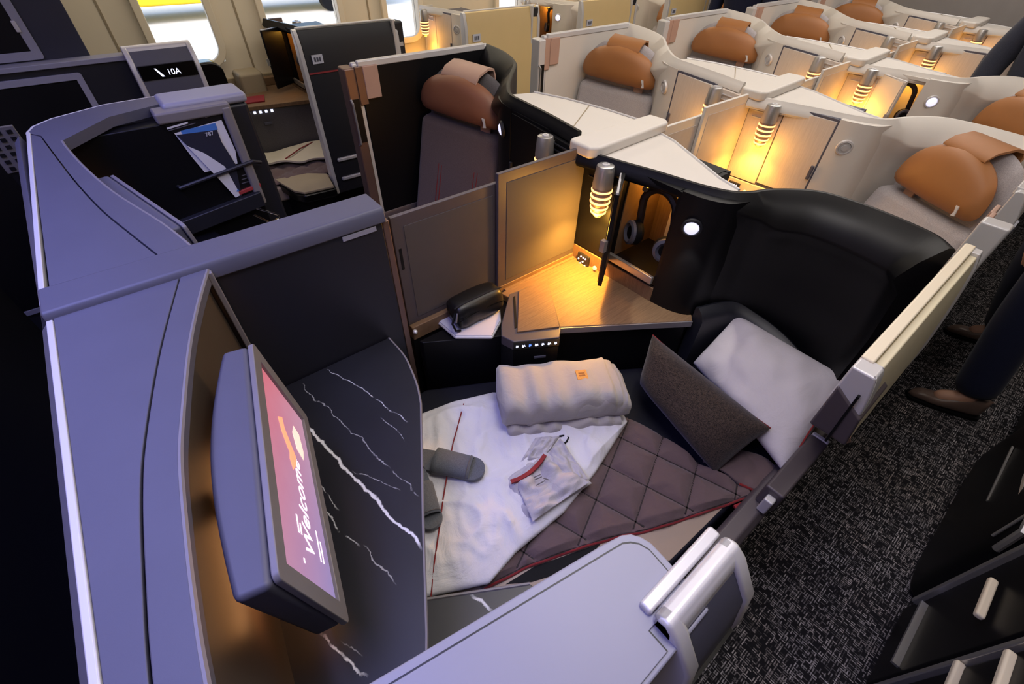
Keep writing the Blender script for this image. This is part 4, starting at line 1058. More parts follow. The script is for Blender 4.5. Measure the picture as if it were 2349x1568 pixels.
mesh_obj('stitch_line', MB().tube([B1.lerp(T1, .25).lerp(T2, .02) + nn_ * s_ for s_ in (.02,)] + [B1.lerp(T1, .3).lerp(B2.lerp(T2, .3), .16) + nn_ * .054, B1.lerp(T1, .92).lerp(B2.lerp(T2, .92), .17) + nn_ * .030], .0012, 6), 'grey_fabric', cs)
print('cushion dims', (T1 - T2).length, (T1 - B1).length, 'pillow', (P1 - P2).length, (P1 - P4).length)

# ================================================================== front right suite: shell, lamp, headphones, door
make_shell('R', TR, True, 'black privacy shell with an open headphone locker, behind the made-up bed', True, 'black privacy shells')
make_lamp(TR, 'silver and amber ribbed lamp in the black suite beside the open locker')
def make_headphones(T, label, c, sc=1.0):
    c = Vector(c); T0 = T; T = lambda v: T0(c + (Vector(v) - c) * sc)
    th = thing('headphones', T(c - Vector((0, 0, .10))), label, 'headphones', 'headphones in open lockers')
    hb = [c + Vector((.0 , .055 * math.cos(a), .06 + .05 * math.sin(a))) for a in [math.pi * i / 14 for i in range(15)]]
    hb = [c + Vector((.02, .062, -.03))] + hb + [c + Vector((.02, -.062, -.03))]
    mesh_obj('headband', MB().tube([T(p) for p in hb], .012 * sc, 8), 'graphite_dark', th)
    for s_ in (1, -1):
        q = c + Vector((.0, .056 * s_, -.045))
        e = mesh_obj('ear_cup', MB().lathe([(r_ * sc, h_ * sc) for r_, h_ in ((.0, -.016), (.030, -.014), (.037, -.004), (.037, .010), (.030, .018), (.014, .020), (.0, .020))], T(q), (-.8, .5 * s_, .1), 24), 'black_matt', th)
        mesh_obj('ear_pad', MB().lathe([(r_ * sc, h_ * sc) for r_, h_ in ((.018, .018), (.028, .026), (.036, .022), (.037, .014), (.03, .012), (.018, .014))], T(q), (-.8, .5 * s_, .1), 24), 'graphite', e)
    mesh_obj('arm_joint', MB().lathe([(.0, -.006), (.009, -.006), (.009, .006), (0, .006)], T(c + Vector((-.012, .05, .10))), (-1, 0, .3), 14), 'chrome', th)
    return th
make_headphones(TR, 'black headphones hanging in the open locker of the black suite', (1.262, .745, .93), 1.18)
def yb(z): return -.004 - .050 * min(1.0, max(0.0, (1.15 - z) / .30)) ** .6
def door_slab(x0, x1, zt, zbf, yin, off=0.0, nz=8, nx=10):
    mb = MB(); vs = []; fs = []; W_ = nz + 1
    for s_ in (0, 1):
        for i in range(nx + 1):
            x = x0 + (x1 - x0) * i / nx
            for j in range(W_):
                z = zbf(x) + (zt - zbf(x)) * (j / nz) ** .6
                vs.append((x, yin if s_ == 0 else yb(z) - off, z))
    n_ = (nx + 1) * W_
    for s_ in (0, 1):
        for i in range(nx):
            for j in range(nz): fs.append((s_ * n_ + i * W_ + j, s_ * n_ + (i + 1) * W_ + j, s_ * n_ + (i + 1) * W_ + j + 1, s_ * n_ + i * W_ + j + 1))
    for i in range(nx):
        for a, b in ((i * W_, (i + 1) * W_), (i * W_ + nz, (i + 1) * W_ + nz)): fs.append((a, b, n_ + b, n_ + a))
    for j in range(nz):
        for a, b in ((j, j + 1), (nx * W_ + j, nx * W_ + j + 1)): fs.append((a, b, n_ + b, n_ + a))
    return mb.add(vs, fs)
zb_ = lambda x: max(.60, .985 - .96 * (x - .80)) + .03
dr1 = thing('sliding_door', (1.1, 0, 0), 'cream bowed aisle door of the suite with the made-up bed', 'suite door', 'aisle suite doors')
mesh_obj('door_leaf', door_slab(.845, 1.425, 1.138, zb_, .004), 'cream_door', dr1, bevel=.003)
mesh_obj('front_frame', door_slab(.80, .845, 1.146, lambda x: 1.06, .026, .004), 'silver', dr1, bevel=.006, seg=3)
mesh_obj('rear_frame', door_slab(1.425, 1.455, 1.146, lambda x: .66, .020, .004), 'silver', dr1, bevel=.006, seg=3)
mesh_obj('top_frame', MB().box(.835, 1.455, .004, .026, 1.10, 1.150), 'cream', dr1, bevel=.004)
mesh_obj('inner_leaf', door_slab(.83, 1.43, 1.12, lambda x: zb_(x) + .0, .022, -.03), 'mauve', dr1)
mesh_obj('latch_block', MB().hexa([(.80, .022, .985), (.93, .022, .87), (.93, -.046, .87), (.80, -.046, .985)], [(.795, .024, 1.098), (.93, .024, 1.098), (.93, -.036, 1.058), (.795, -.036, 1.058)]), 'mauve', dr1, bevel=.004)
mesh_obj('latch_seam', MB().hexa([(.797, -.020, .97), (.932, -.020, .86), (.932, -.016, .86), (.797, -.016, .97)], [(.792, -.012, 1.102), (.932, -.012, 1.102), (.932, -.008, 1.102), (.792, -.008, 1.102)]), 'black_matt', dr1)
mesh_obj('red_lower_edge', MB().tube([(x, yb(zb_(x)) - .002, zb_(x) - .002) for x in (.85, .95, 1.05, 1.15, 1.25, 1.42)], .004, 6), 'tan_plate', dr1)
sw = make_side_wall(TR, 'low mauve side wall with drop armrest between the bed and the carpeted aisle', 'suite side walls', True)
mesh_obj('drop_armrest', MB().box(.93, 1.20, -.040, .012, .515, .60), 'mauve', sw, bevel=.008)
mesh_obj('armrest_end', MB().box(1.195, 1.21, -.038, .010, .52, .603), 'silver', sw, bevel=.004)
mesh_obj('front_stud', MB().box(.905, .932, -.03, -.005, .52, .58), 'silver', sw, bevel=.005)
# beam over the centre line, behind the lamp
def make_cap(dx, label, group):
    th = thing('divider_beam', (1.35 + dx, 1.03, 1.10), label, 'beam', group)
    mesh_obj('beam', MB().prism([(1.135 + dx, .975), (1.165 + dx, .955), (1.56 + dx, .975), (1.58 + dx, 1.0), (1.575 + dx, 1.075), (1.15 + dx, 1.075), (1.135 + dx, 1.06)], 1.115, 1.155), 'white', th, bevel=.012, seg=3)
    mesh_obj('beam_stem', MB().box(1.21 + dx, 1.50 + dx, .99, 1.06, 0, 1.115), 'white', th)
    return th
# ================================================================== front left suite (black)
def TL2(v):                                               # furniture of the left front suite, mirrored across the partition
    return Vector((v[0], 2.085 - v[1], v[2] * H(2.085 - v[1]) / 1.15))
z9 = 1.185
nkL = [(440, 560), (370, 510), (260, 440), (190, 380), (152, 338), (141, 322)]
th = thing('monitor_console', (-.2, 1.5, 0), 'lavender-lit graphite console of the empty left suite, with a literature wall', 'console')
def zl(px, py): return ZH2(px, py)
def H2(y): return 1.15 + .04 * max(0.0, min(y, 2.2) - 1.09)
def ZH2(px, py):
    z = 1.15
    for _ in range(10): q = Z(px, py, z); z = H2(q.y)
    return q
nL = [ZH2(*p) for p in nkL]; nL[0] = Vector((.004, 1.09, 1.15))
sL = [ZH2(*p) for p in ((370, 585), (300, 538), (230, 480), (170, 415), (120, 350), (92, 312))]; sL[0] = Vector((-.06, 1.09, 1.15)); sL[-1].x += .0
def tilt(v): return Vector((v[0], v[1], v[2] - 1.15 + H2(v[1])))
nLs, sLs = smooth_path(nL, 5), smooth_path(sL, 5)
out = [(FX, 1.09), (FX, sLs[-1].y)]
_f = ZH2(64, 305)
mesh_obj('top_panel', MB().prism([(FX + .008, 1.09), (_f.x + .004, _f.y - .01)] + xy(sLs)[::-1], 1.12, 1.149).map(tilt), 'graphite', th, bevel=.0015)
far = [ZH2(*p) for p in ((64, 305), (78, 290), (120, 272), (240, 240), (368, 219), (376, 236), (250, 268), (146, 321))]
rim = xy(nLs) + [(far[7].x, far[7].y)] + [(far[6].x, far[6].y), (far[5].x, far[5].y), (far[4].x, far[4].y), (far[3].x, far[3].y), (far[2].x, far[2].y), (far[1].x, far[1].y), (far[0].x, far[0].y)] + [(p.x + .003, p.y) for p in sLs[::-1]]
mesh_obj('curved_rim', MB().prism(rim, 1.12, 1.15).map(tilt), 'graphite', th)
mesh_obj('edge_trim', MB().tube([p + Vector((0, 0, -.003)) for p in nLs], .0042, 6), 'rim_grey', th)
mesh_obj('outer_trim', MB().tube([p + Vector((-.003, .003, -.004)) for p in far[:5]], .005, 6), 'silver', th)
fa0, fa1 = Z(97, 700, 1.15), far[0]
mesh_obj('front_trim', MB().hexa([fa0 + Vector((-.004, 0, -.012)), fa0 + Vector((.006, 0, -.012)), fa1 + Vector((.006, 0, -.012)), fa1 + Vector((-.004, 0, -.012))], [fa0 + Vector((-.004, 0, .002)), fa0 + Vector((.006, 0, .002)), fa1 + Vector((.006, 0, .002)), fa1 + Vector((-.004, 0, .002))]), 'silver', th, bevel=.002)
fp = [Vector((x, .996, z)) for x, z in ((FX, ZT - .004), (FX - .018, ZT - .02), (FX - .05, ZT - .09), (FX - .055, .02), (FX - .03, .02), (FX - .02, ZT - .10), (FX + .01, ZT - .03))]
fp = [p + Vector((0, .095, 0)) for p in fp]
mesh_obj('front_panel', MB().extr(fp, (0, far[0].y - 1.09, 0)).map(tilt), 'graphite', th, smooth=50)
mesh_obj('nook_wall', MB().sweep([(p.x - .035, p.y) for p in nLs], [(0, .735), (0, 1.118), (.02, 1.118), (.02, .735)]).map(tilt), 'black', th, smooth=60)
mesh_obj('side_panel', MB().hexa([(FX - .02, far[0].y - .01, 0), (far[2].x, far[2].y - .01, 0), (far[3].x, far[3].y - .01, 0), (far[3].x, far[3].y - .04, 0), (FX, far[0].y - .04, 0)], [(FX, far[0].y - .005, 1.12), (far[2].x, far[2].y - .01, 1.15), (far[3].x, far[3].y - .01, 1.15), (far[3].x, far[3].y - .04, 1.15), (FX, far[0].y - .04, 1.12)]), 'graphite', th)
# aisle-side wall with literature
WL = 1.985
th = thing('literature_wall', (.1, WL, 0), 'black literature wall of the left suite holding cards behind a strap', 'wall panel')
mesh_obj('panel', MB().box(-.17, .315, WL, WL + .07, 0, 1.15), 'black', th, bevel=.004)
mesh_obj('top_rim', MB().box(.09, .325, WL - .012, WL + .072, 1.150, 1.186), 'rim_grey', th, bevel=.008, seg=3)
mesh_obj('end_rim', MB().box(.290, .325, WL - .014, WL + .06, .80, 1.176), 'rim_grey', th, bevel=.010, seg=3)
a, b, c = Y(412, 432, WL - .02), Y(580, 370, WL - .02), Y(598, 372, WL - .005)
mesh_obj('strap_rail', MB().tube([a + Vector((0, .018, 0)), a, b, c], .007, 8), 'graphite_dark', th)
a, b = Y(550, 448, WL - .012), Y(600, 428, WL - .012)
mesh_obj('red_lip', MB().hexa([a, b, b + Vector((0, .012, 0)), a + Vector((0, .012, 0))], [v + Vector((0, 0, .014)) for v in (a, b, b + Vector((0, .012, 0)), a + Vector((0, .012, 0)))]), 'red_line', th, bevel=.002)
a, b = Y(410, 512, WL - .03), Y(598, 440, WL - .03)
mesh_obj('pocket_shelf', MB().hexa([a + Vector((0, 0, -.06)), b + Vector((0, 0, -.06)), b + Vector((0, .03, -.06)), a + Vector((0, .03, -.06))], [a, b, b + Vector((0, .03, 0)), a + Vector((0, .03, 0))]), 'graphite_dark', th, bevel=.004)
def card(parent, name, px, y, mt, t=.002):
    q = [Y(*p, y) for p in px]; return mesh_obj(name, MB().extr(q, (0, t, 0)), mt, parent)
sc_ = thing('safety_card', Y(450, 350, WL - .004), 'black safety card with blue and white printed panels in the literature wall', 'safety card')
card(sc_, 'card_body', ((376, 286), (500, 251), (585, 437), (560, 446)), WL - .004, 'card_black', .003)
card(sc_, 'white_panel', ((400, 306), (508, 275), (540, 345), (545, 375), (470, 395), (440, 360)), WL - .0055, 'paper', .001)
card(sc_, 'blue_panel', ((414, 300), (494, 282), (500, 297), (425, 318)), WL - .0065, 'card_blue', .0006)
card(sc_, 'text_line', ((382, 293), (430, 279), (432, 283), (384, 297)), WL - .0058, 'paper', .0006)
card(sc_, 'text_line', ((386, 299), (448, 281), (449, 283), (387, 301)), WL - .0058, 'graphite', .0006)
card(sc_, 'text_line', ((470, 267), (495, 260), (496, 263), (471, 270)), WL - .0058, 'paper', .0006)
for k_ in range(3): card(sc_, 'text_line', ((554, 402 + 9 * k_), (570, 397 + 9 * k_), (571, 399 + 9 * k_), (555, 404 + 9 * k_)), WL - .0058, 'graphite', .0006)
bk = thing('booklet', Y(470, 330, WL - .010), 'navy booklet with white digits and a pale wedge, in front of the safety card', 'booklet')
card(bk, 'cover', ((405, 310), (498, 298), (508, 325), (540, 376), (555, 450), (545, 452), (440, 345)), WL - .010, 'card_navy', .003)
card(bk, 'pale_wedge', ((428, 334), (470, 352), (516, 382), (552, 447), (541, 453), (500, 408)), WL - .0115, 'paper', .0012)
d1 = Y(500, 300, WL - .0125) - Y(478, 305, WL - .0125)
text_mesh('cover_number', '787', .018, 'paper', bk, Y(473, 313, WL - .0125), d1, (0, 0, 1))
q_ = Y(546, 437, WL - .013)
mesh_obj('blue_seal', MB().lathe([(.004, 0), (.004, .001), (0, .001)], q_, (0, -1, 0), 14), 'card_blue', bk)
make_monitor(lambda v: Vector((v[0], 2.10 - v[1], v[2])), 'stowed monitor with lavender-lit top in the empty left suite', False)
sh = thing('footwell_shelf', (.1, 1.6, .75), 'black shelf under the literature wall of the left suite, with a clear edge', 'shelf')
mesh_obj('slab', MB().prism([(-.12, 1.12), (.36, 1.10), (.345, 1.35), (.30, 1.45), (.16, 1.75), (.10, 1.97), (-.14, 1.97)], .728, .752), 'black', sh, bevel=.003)
a_ = [Y(590, 478, 1.88), Y(638, 492, 1.80), Y(640, 500, 1.72), Y(620, 510, 1.70), Y(582, 492, 1.70)]
mesh_obj('clear_lip', MB().tube(a_, .0035, 6), 'acrylic', sh)
cl = thing('aisle_closet', (.3, 2.1, 0), 'dark aisle closet with pale rounded lid beside the literature wall', 'closet')
mesh_obj('closet_body', MB().box(.13, .392, 2.02, 2.165, 0, 1.165), 'graphite_dark', cl, bevel=.012, seg=3)
mesh_obj('lid', MB().box(.125, .398, 2.015, 2.172, 1.165, 1.20), 'lav_white', cl, bevel=.014, seg=4)
mesh_obj('silver_edge', MB().box(.385, .399, 2.150, 2.172, .0, 1.18), 'bronze', cl, bevel=.004)
shL = make_shell('L', TL, True, 'black privacy shell round the empty left seat with brown headrest', False, 'black privacy shells')
make_lamp(TL, 'silver-capped lamp peeping over the smoked screens in the left black suite')
make_seat('L', TL, 'seat_dark', 'leather_dark', 'mauve pin-striped seat with brown leather headrest in the black left suite', 'suite seats', 'tan_plate')
make_post('L', TL, 'bronze door post with tan plate beside the pin-striped seat', 'door posts', .80)
make_door('L', TL, 'black', 'black aisle door beyond the pin-striped seat', 'aisle suite doors', .845, 1.56)
make_side_wall(TL, 'mauve side wall below the black door of the left suite', 'suite side walls', True, .30, 1.56)
make_cap(0, 'white beam over the centre line just behind the amber lamp', 'divider beams')

# ================================================================== white rows behind
def make_cabinet(label, group):
    """white console of the row behind: tops between the shells in front and the nook edges"""
    th = thing('row_console', (1.4, 1.05, 0), label, 'console', group)
    r = smooth_path(RIM['R'], 3)
    rr = [(p[0] + .003, p[1]) for p in r if p[1] > .515]
    e = [(1.335, .545), (1.36, .625), (1.505, .90), (1.53, .985)]
    mesh_obj('right_top', MB().prism([(rr[0][0], 1.035)] + rr + e + [(1.53, 1.035)], 1.085, 1.118), 'white', th, bevel=.003)
    mesh_obj('right_front', MB().prism([(1.325, .545), (1.35, .64), (1.495, .905), (1.52, .98), (1.535, .98), (1.51, .895), (1.365, .63), (1.34, .54)], 0.74, 1.085), 'white', th)
    mesh_obj('nook_trim', MB().tube([(x, y, 1.118) for x, y in e], .005, 6), 'silver', th)
    l = [TL(Vector((p[0] + .003, p[1], 1.15))) for p in smooth_path(RIM['L'], 3)]
    ll = [(p.x, p.y) for p in l if 1.10 < p.y < 1.60]
    eL = [Z(*p, 1.15) for p in ((1478, 268), (1395, 246), (1300, 225), (1225, 213))]
    el = [(p.x, p.y) for p in eL]
    mesh_obj('left_top', MB().prism([(ll[0][0], 1.06)] + ll + el[::-1] + [(1.60, 1.06)], 1.100, 1.132).map(lambda v: Vector((v[0], v[1], v[2] + .04 * (v[1] - 1.05)))), 'white', th, bevel=.003)
    mesh_obj('left_front', MB().prism(el + [(p[0] - .015, p[1] - .004) for p in el[::-1]], 0.74, 1.10), 'white', th)
    mesh_obj('left_nook_trim', MB().tube([(p.x, p.y, 1.134 + .04 * (p.y - 1.05)) for p in eL], .004, 6), 'silver', th)
    mesh_obj('panel_gap', MB().hexa([(1.24, 1.16, 1.135), (1.48, 1.30, 1.142), (1.48, 1.304, 1.142), (1.24, 1.164, 1.135)], [(1.24, 1.16, 1.138), (1.48, 1.30, 1.145), (1.48, 1.304, 1.145), (1.24, 1.164, 1.138)]), 'taupe', th)
    return th
TRo = lambda dx, dy: (lambda v: Vector((v[0] + dx, v[1] + dy, v[2])))
def TLo(dx): return lambda v: TL(v) + Vector((dx, 0, 0))
cab0 = make_cabinet('white console tops directly behind the black shells', 'row consoles')
proto = {}
t2, l2 = TRo(P_, 0), TLo(P_)
def make_side_console(T, label, dark=False):
    th = thing('side_console', T(Vector((1.0, .8, 0))), label, 'side console', 'side consoles')
    ct = [(.80, 1.00), (.845, .742), (1.18, .52), (1.195, .56), (1.185, .62), (1.165, .70), (1.165, 1.00)]
    mesh_obj('console_top', MB().prism(ct, .64, .665).map(T), 'console', th, bevel=.004)
    mesh_obj('console_wall', MB().prism([(.60, 1.0), (.605, .905), (.847, .752), (1.176, .53), (1.19, .56), (1.16, .70), (1.16, 1.0)], .0, .64).map(T), 'black' if dark else 'white', th, bevel=.004)
    return th
make_side_console(TL, 'veneer side console beside the pin-striped seat, behind the smoked screens', True)
proto['shR'] = make_shell('R', t2, False, 'white privacy shell with closed lockers directly behind the made-up bed', False, 'white privacy shells')
proto['lampR'] = make_lamp(t2, 'amber ribbed lamp on the pale oak panel behind the white console', False)
proto['seatR'] = make_seat('R', t2, 'heather', 'leather', 'grey heather seat with tan headrest at the right aisle behind the cream door', 'suite seats')
proto['sideR'] = make_side_console(t2, 'veneer side console under the first lit lamp of the white rows, right side')
proto['sideL'] = make_side_console(l2, 'veneer side console beside the first white-row left seat')
proto['doorR'] = make_door('R', t2, 'white', 'white aisle door beside the nearest tan headrest on the right', 'aisle suite doors', .83, 1.45, line=False)
proto['postR'] = make_post('R', t2, 'tan door post beside the nearest tan headrest on the right', 'door posts', .56, dark=False)
proto['wallR'] = make_side_wall(t2, 'white side wall under the nearest right tan headrest', 'suite side walls', False, .30, 1.48)
proto['shL'] = make_shell('L', l2, False, 'white privacy shell on the left, first beyond the black seat', False, 'white privacy shells')
proto['lampL'] = make_lamp(l2, 'lamp top on the left of the first white divider', False)
proto['seatL'] = make_seat('L', l2, 'heather', 'leather', 'grey heather seat with tan headrest, first beyond the black left seat', 'suite seats')
proto['doorL'] = make_door('L', l2, 'white', 'white aisle door behind the first left tan headrest', 'aisle suite doors', .845, 1.56, line=False)
proto['postL'] = make_post('L', l2, 'white door post with tan plate, first on the left beyond the black seat', 'door posts', .80, dark=False)
proto['wallL'] = make_side_wall(l2, 'white side wall below the first left tan headrest', 'suite side walls', False, .30, 1.56)
dv2 = make_divider(.445 + P_, .80 + P_, 1.185 + P_, 'pair of white privacy screens in the first white row', 'privacy dividers', False)
cap2 = make_cap(P_, 'white centre beam of the first white row', 'divider beams')
LBL = {
 'shR': ['white privacy shell with an open amber-lit locker, right of the centre line', 'white privacy shell of the row before last, right side', 'rearmost white privacy shell, right side'],
 'lampR': ['amber ribbed lamp beside the white suite\'s open locker', 'amber-lit lamp in the fourth row, right of its slim divider gap', 'amber-lit lamp in the rearmost row, right of its divider'],
 'seatR': ['seat with tan headrest peeping over the white rim below the open amber locker', 'grey seat hidden behind the third right-hand white rim', 'rearmost grey seat on the right of the centre line'],
 'sideR': ['veneer side console below the open amber locker', 'veneer side console of the fourth right-hand suite', 'veneer side console of the rearmost right-hand suite'],
 'sideL': ['veneer side console beside the second tan headrest on the left', 'veneer side console beside the third tan headrest on the left', 'veneer side console beside the rearmost left seat'],
 'doorR': ['white aisle door beside the open-locker suite', 'white aisle door of the fourth right-hand suite', 'white aisle door of the rearmost right-hand suite'],
 'postR': ['tan door post beside the open-locker suite', 'tan door post of the fourth right-hand suite', 'tan door post of the rearmost right-hand suite'],
 'wallR': ['white side wall of the open-locker suite', 'white side wall of the fourth right-hand suite', 'white side wall of the rearmost right-hand suite'],
 'shL': ['white privacy shell on the left, second beyond the black seat', 'white privacy shell on the left, third beyond the black seat', 'rearmost white privacy shell on the left'],
 'lampL': ['lamp left of the second white divider', 'lamp left of the slim gap in the third white row', 'lamp left of the divider in the rearmost row'],
 'seatL': ['grey seat with tan headrest, second beyond the black left seat', 'grey seat with tan headrest, third beyond the black left seat', 'rearmost grey seat with tan headrest on the left'],
 'doorL': ['white aisle door behind the second left tan headrest', 'white aisle door behind the third left tan headrest', 'white aisle door behind the rearmost left tan headrest'],
 'postL': ['white door post with tan plate, second on the left beyond the black seat', 'white door post with tan plate, third on the left beyond the black seat', 'rearmost white door post with tan plate on the left'],
 'wallL': ['white side wall below the second left tan headrest', 'white side wall below the third left tan headrest', 'white side wall below the rearmost left tan headrest'],
}
t3 = TRo(2 * P_, 0)
for k_ in range(3):
    off = (P_ * (k_ + 1), 0, 0)
    for key, o in proto.items():
        if key == 'shR' and k_ == 0:
            make_shell('R', t3, False, LBL[key][0], True, 'white privacy shells'); continue
        copy_tree(o, off, LBL[key][k_])
    copy_tree(dv2, off, 'pair of white privacy screens in the %s white row' % ORD[k_ + 1])
    copy_tree(cap2, off, 'white centre beam of the %s white row' % ORD[k_ + 1])
for k_ in range(4):
    copy_tree(cab0, (P_ * (k_ + 1), 0, 0), 'white console tops behind the %s white row' % ORD[k_])
make_headphones(t3, 'dark headphones hanging in the amber-lit open locker of the white suite', (1.30, .75, .95))

# ================================================================== window suites along the left wall
DY = 2.93
tw = TRo(-.10, DY)
lo = lambda dx: TRo(.04 + dx, DY)
w1 = make_shell('R', tw, True, 'black privacy shell by the second cabin window, curved rim', True, 'black privacy shells')
w1d = make_door('R', TRo(.04, DY), 'graphite_dark', 'dark grey sliding door with a red pinstripe across the left aisle', 'window suite doors', .86, 1.47)
make_headphones(tw, 'headphones in the small open locker under the second cabin window', (1.262, .75, .955))
make_latch((lambda v: Vector((v[0] - .085, v[1] + DY + .02, v[2] * 1.042))), 'silver-framed pocket end with a lit seat sign across the left aisle', 'door pocket ends', .22, .50, 'graphite', True)
th = thing('door_jamb', (1.53, 2.94, 0), 'dark jamb with silver edge behind the red-striped door', 'door jamb', 'door jambs')
mesh_obj('jamb', MB().box(1.49, 1.55, DY - .02, DY + .06, .0, 1.14).map(lambda v: Vector((v[0], v[1], v[2] * 1.065))), 'graphite_dark', th, bevel=.012, seg=3)
mesh_obj('jamb_trim', MB().box(1.475, 1.492, DY - .03, DY + .03, .0, 1.15).map(lambda v: Vector((v[0], v[1], v[2] * 1.065))), 'silver', th, bevel=.004)
mesh_obj('badge', MB().box(1.505, 1.535, DY - .024, DY - .018, 1.09, 1.11), 'silver', th)
j1 = th
# raise window-side doors to the measured height
def lift(o, f):
    for c in o.children: c.scale.z = f
for o in (w1d,): lift(o, 1.06)
th = thing('window_console', (.95, 3.75, 0), 'amber-lit console under the second window with a red card on it', 'side console')
mesh_obj('console_top', MB().prism([(.62, 3.52), (1.36, 3.40), (1.40, 3.99), (.62, 3.99)], .715, .74), 'console', th, bevel=.004)
mesh_obj('console_face', MB().prism([(.63, 3.54), (1.34, 3.42), (1.38, 3.99), (.63, 3.99)], .02, .715), 'grey_fabric', th)
mesh_obj('wall_ledge', MB().box(.82, 1.5, 3.93, 3.985, .74, .79), 'console', th, bevel=.004)
for i in range(5): mesh_obj('button_icon', MB().box(.665 + .035 * i, .68 + .035 * i, 3.528 - .006 * i, 3.534, .69, .705), 'ice_light', th)
mesh_obj('door_badge', MB().box(.74, .79, 3.50, 3.53, .62, .632), 'graphite', th)
th2 = tag(mesh_obj('red_card', MB().prism([(.66, 3.58), (.80, 3.56), (.84, 3.70), (.70, 3.71)], .741, .748), 'red', None), 'flat red card on the amber-lit window console', 'card')
make_lamp(TRo(.08, DY), 'amber lamp hidden behind the dark red-striped door', True)
th = thing('ottoman_block', (.82, 3.85, 0), 'taupe block on the side ledge under the first window', 'block')
mesh_obj('block', MB().box(.74, .90, 3.80, 3.98, .5, .86), 'taupe', th, bevel=.02)
th = thing('wing_armrest', (.52, 3.3, 0), 'glossy black rounded wing beside the lit seat sign', 'wing panel')
mesh_obj('wing', MB().extr([(.46 + q[0] * 1.0, 3.30, .95 + q[1]) for q in rrect(.24, .20, .06)], (0, .10, 0)), 'black_gloss', th, bevel=.012)
mesh_obj('wing_base', MB().box(.40, .54, 3.31, 3.39, 0, .87), 'black', th)
bd = thing('lie_flat_bed', (.9, 3.2, 0), 'made-up bed in the left window suite, seen beside the dark door', 'bed')
mesh_obj('mattress', MB().prism([(.50, 3.03), (1.40, 2.99), (1.38, 3.42), (.60, 3.54)], .30, .40), 'beige', bd, bevel=.02)
mesh_obj('bed_frame', MB().prism([(.54, 3.05), (1.36, 3.02), (1.34, 3.40), (.62, 3.50)], .0, .30), 'black_matt', bd)
q2 = thing('quilt', (.9, 3.2, .40), 'taupe quilt over the bed in the left window suite', 'quilt')
mesh_obj('quilted_cover', sheet([Vector((.53, 3.04, .40)), Vector((1.3, 3.01, .40))], [Vector((.62, 3.48, .40)), Vector((1.32, 3.36, .40))], 40, 30, quilt_h, .006), 'quilt', q2, smooth=80)
d2 = thing('duvet', (.9, 3.3, .42), 'cream duvet folded back over the taupe quilt in the left window suite', 'duvet')
mesh_obj('cover', sheet([Vector((.585, 3.30, .43)), Vector((.80, 3.20, .43)), Vector((1.25, 3.12, .43))], [Vector((.64, 3.50, .43)), Vector((1.0, 3.46, .43)), Vector((1.33, 3.40, .43))], 40, 26, lambda p, u, v: .02 + noise.noise(p * 8) * .02, .012), 'blanket_cream', d2, smooth=80)
mesh_obj('piping', MB().tube([Vector((.74, 3.25, .475)), Vector((.88, 3.36, .478)), Vector((1.0, 3.44, .472))], .004, 6), 'maroon', d2)
tb = thing('tray_table', (.75, 2.95, .40), 'small tan-topped tray table with black edge near the left window bed', 'table')
mesh_obj('table_top', MB().prism([(.60, 3.09), (.64, 2.86), (.68, 2.80), (.86, 2.78), (.90, 2.98), (.80, 3.06)], .415, .43), 'taupe', tb, bevel=.004)
mesh_obj('table_rim', MB().prism([(.595, 3.095), (.635, 2.855), (.675, 2.79), (.87, 2.77), (.91, 2.99), (.80, 3.07)], .36, .414), 'black_gloss', tb, bevel=.012)
mesh_obj('table_stand', MB().prism([(.63, 3.05), (.67, 2.86), (.85, 2.83), (.87, 2.99)], 0, .36), 'black', tb)
mesh_obj('silver_edge', MB().tube([(.66, 2.80, .30), (.72, 2.76, .30), (.88, 2.75, .30)], .006, 6), 'silver', tb)
# front monument (dark closet) by the first window
mo = thing('galley_monument', (-.4, 3.3, 0), 'tall dark navy closet with lavender frames at the front left', 'closet')
mesh_obj('tall_body', MB().box(-1.0, .018, 3.02, 3.98, 0, 2.28), plain('navy_laminate', (44, 46, 60), .45), mo, bevel=.004)
fr = MB(); ring(fr, (-.50, 3.02, 1.74), (1, 0, 0), (0, 0, 1), .72, 1.10, .012, .032, .012)
mesh_obj('upper_door_frame', fr, 'lav_white', mo, bevel=.002)
mesh_obj('upper_door', MB().box(-.83, -.17, 3.012, 3.02, 1.22, 2.26), 'black', mo)
mesh_obj('latch', MB().box(-.178, -.163, 2.998, 3.012, 1.29, 1.33), 'silver', mo, bevel=.003)
lw = thing('low_partition', (-.4, 2.97, 0), 'low navy wall with a framed panel below the lavender rail, front left', 'partition')
mesh_obj('wall_body', MB().box(-1.0, .135, 2.955, 3.015, 0, 1.165), 'graphite_dark', lw, bevel=.003)
mesh_obj('top_rail', MB().box(-1.0, .14, 2.94, 3.02, 1.165, 1.185), 'lav_white', lw, bevel=.003)
fr = MB(); ring(fr, (-.45, 2.955, .63), (1, 0, 0), (0, 0, 1), .80, 1.02, .010, .026, .012); mesh_obj('panel_frame', fr, 'lav_white', lw, bevel=.002)
mesh_obj('inset_panel', MB().box(-.83, -.07, 2.948, 2.955, .15, 1.11), 'black', lw)
vc = Y(16, 335, 2.45)
th = thing('wall_vent', vc, 'small perforated grey-green strip at the left edge', 'vent')
mesh_obj('vent_plate', MB().box(vc.x - .05, vc.x + .05, 2.45, 2.47, vc.z - .09, vc.z + .06), 'grey_fabric', th)
mesh_obj('vent_stand', MB().box(vc.x - .045, vc.x + .045, 2.455, 2.47, 0, vc.z - .09), 'black_matt', th)
for i in range(3):
    for j in range(6): mesh_obj('vent_hole', MB().box(vc.x - .035 + .03 * i, vc.x - .02 + .03 * i, 2.446, 2.451, vc.z - .082 + .024 * j, vc.z - .070 + .024 * j), 'black_matt', th)
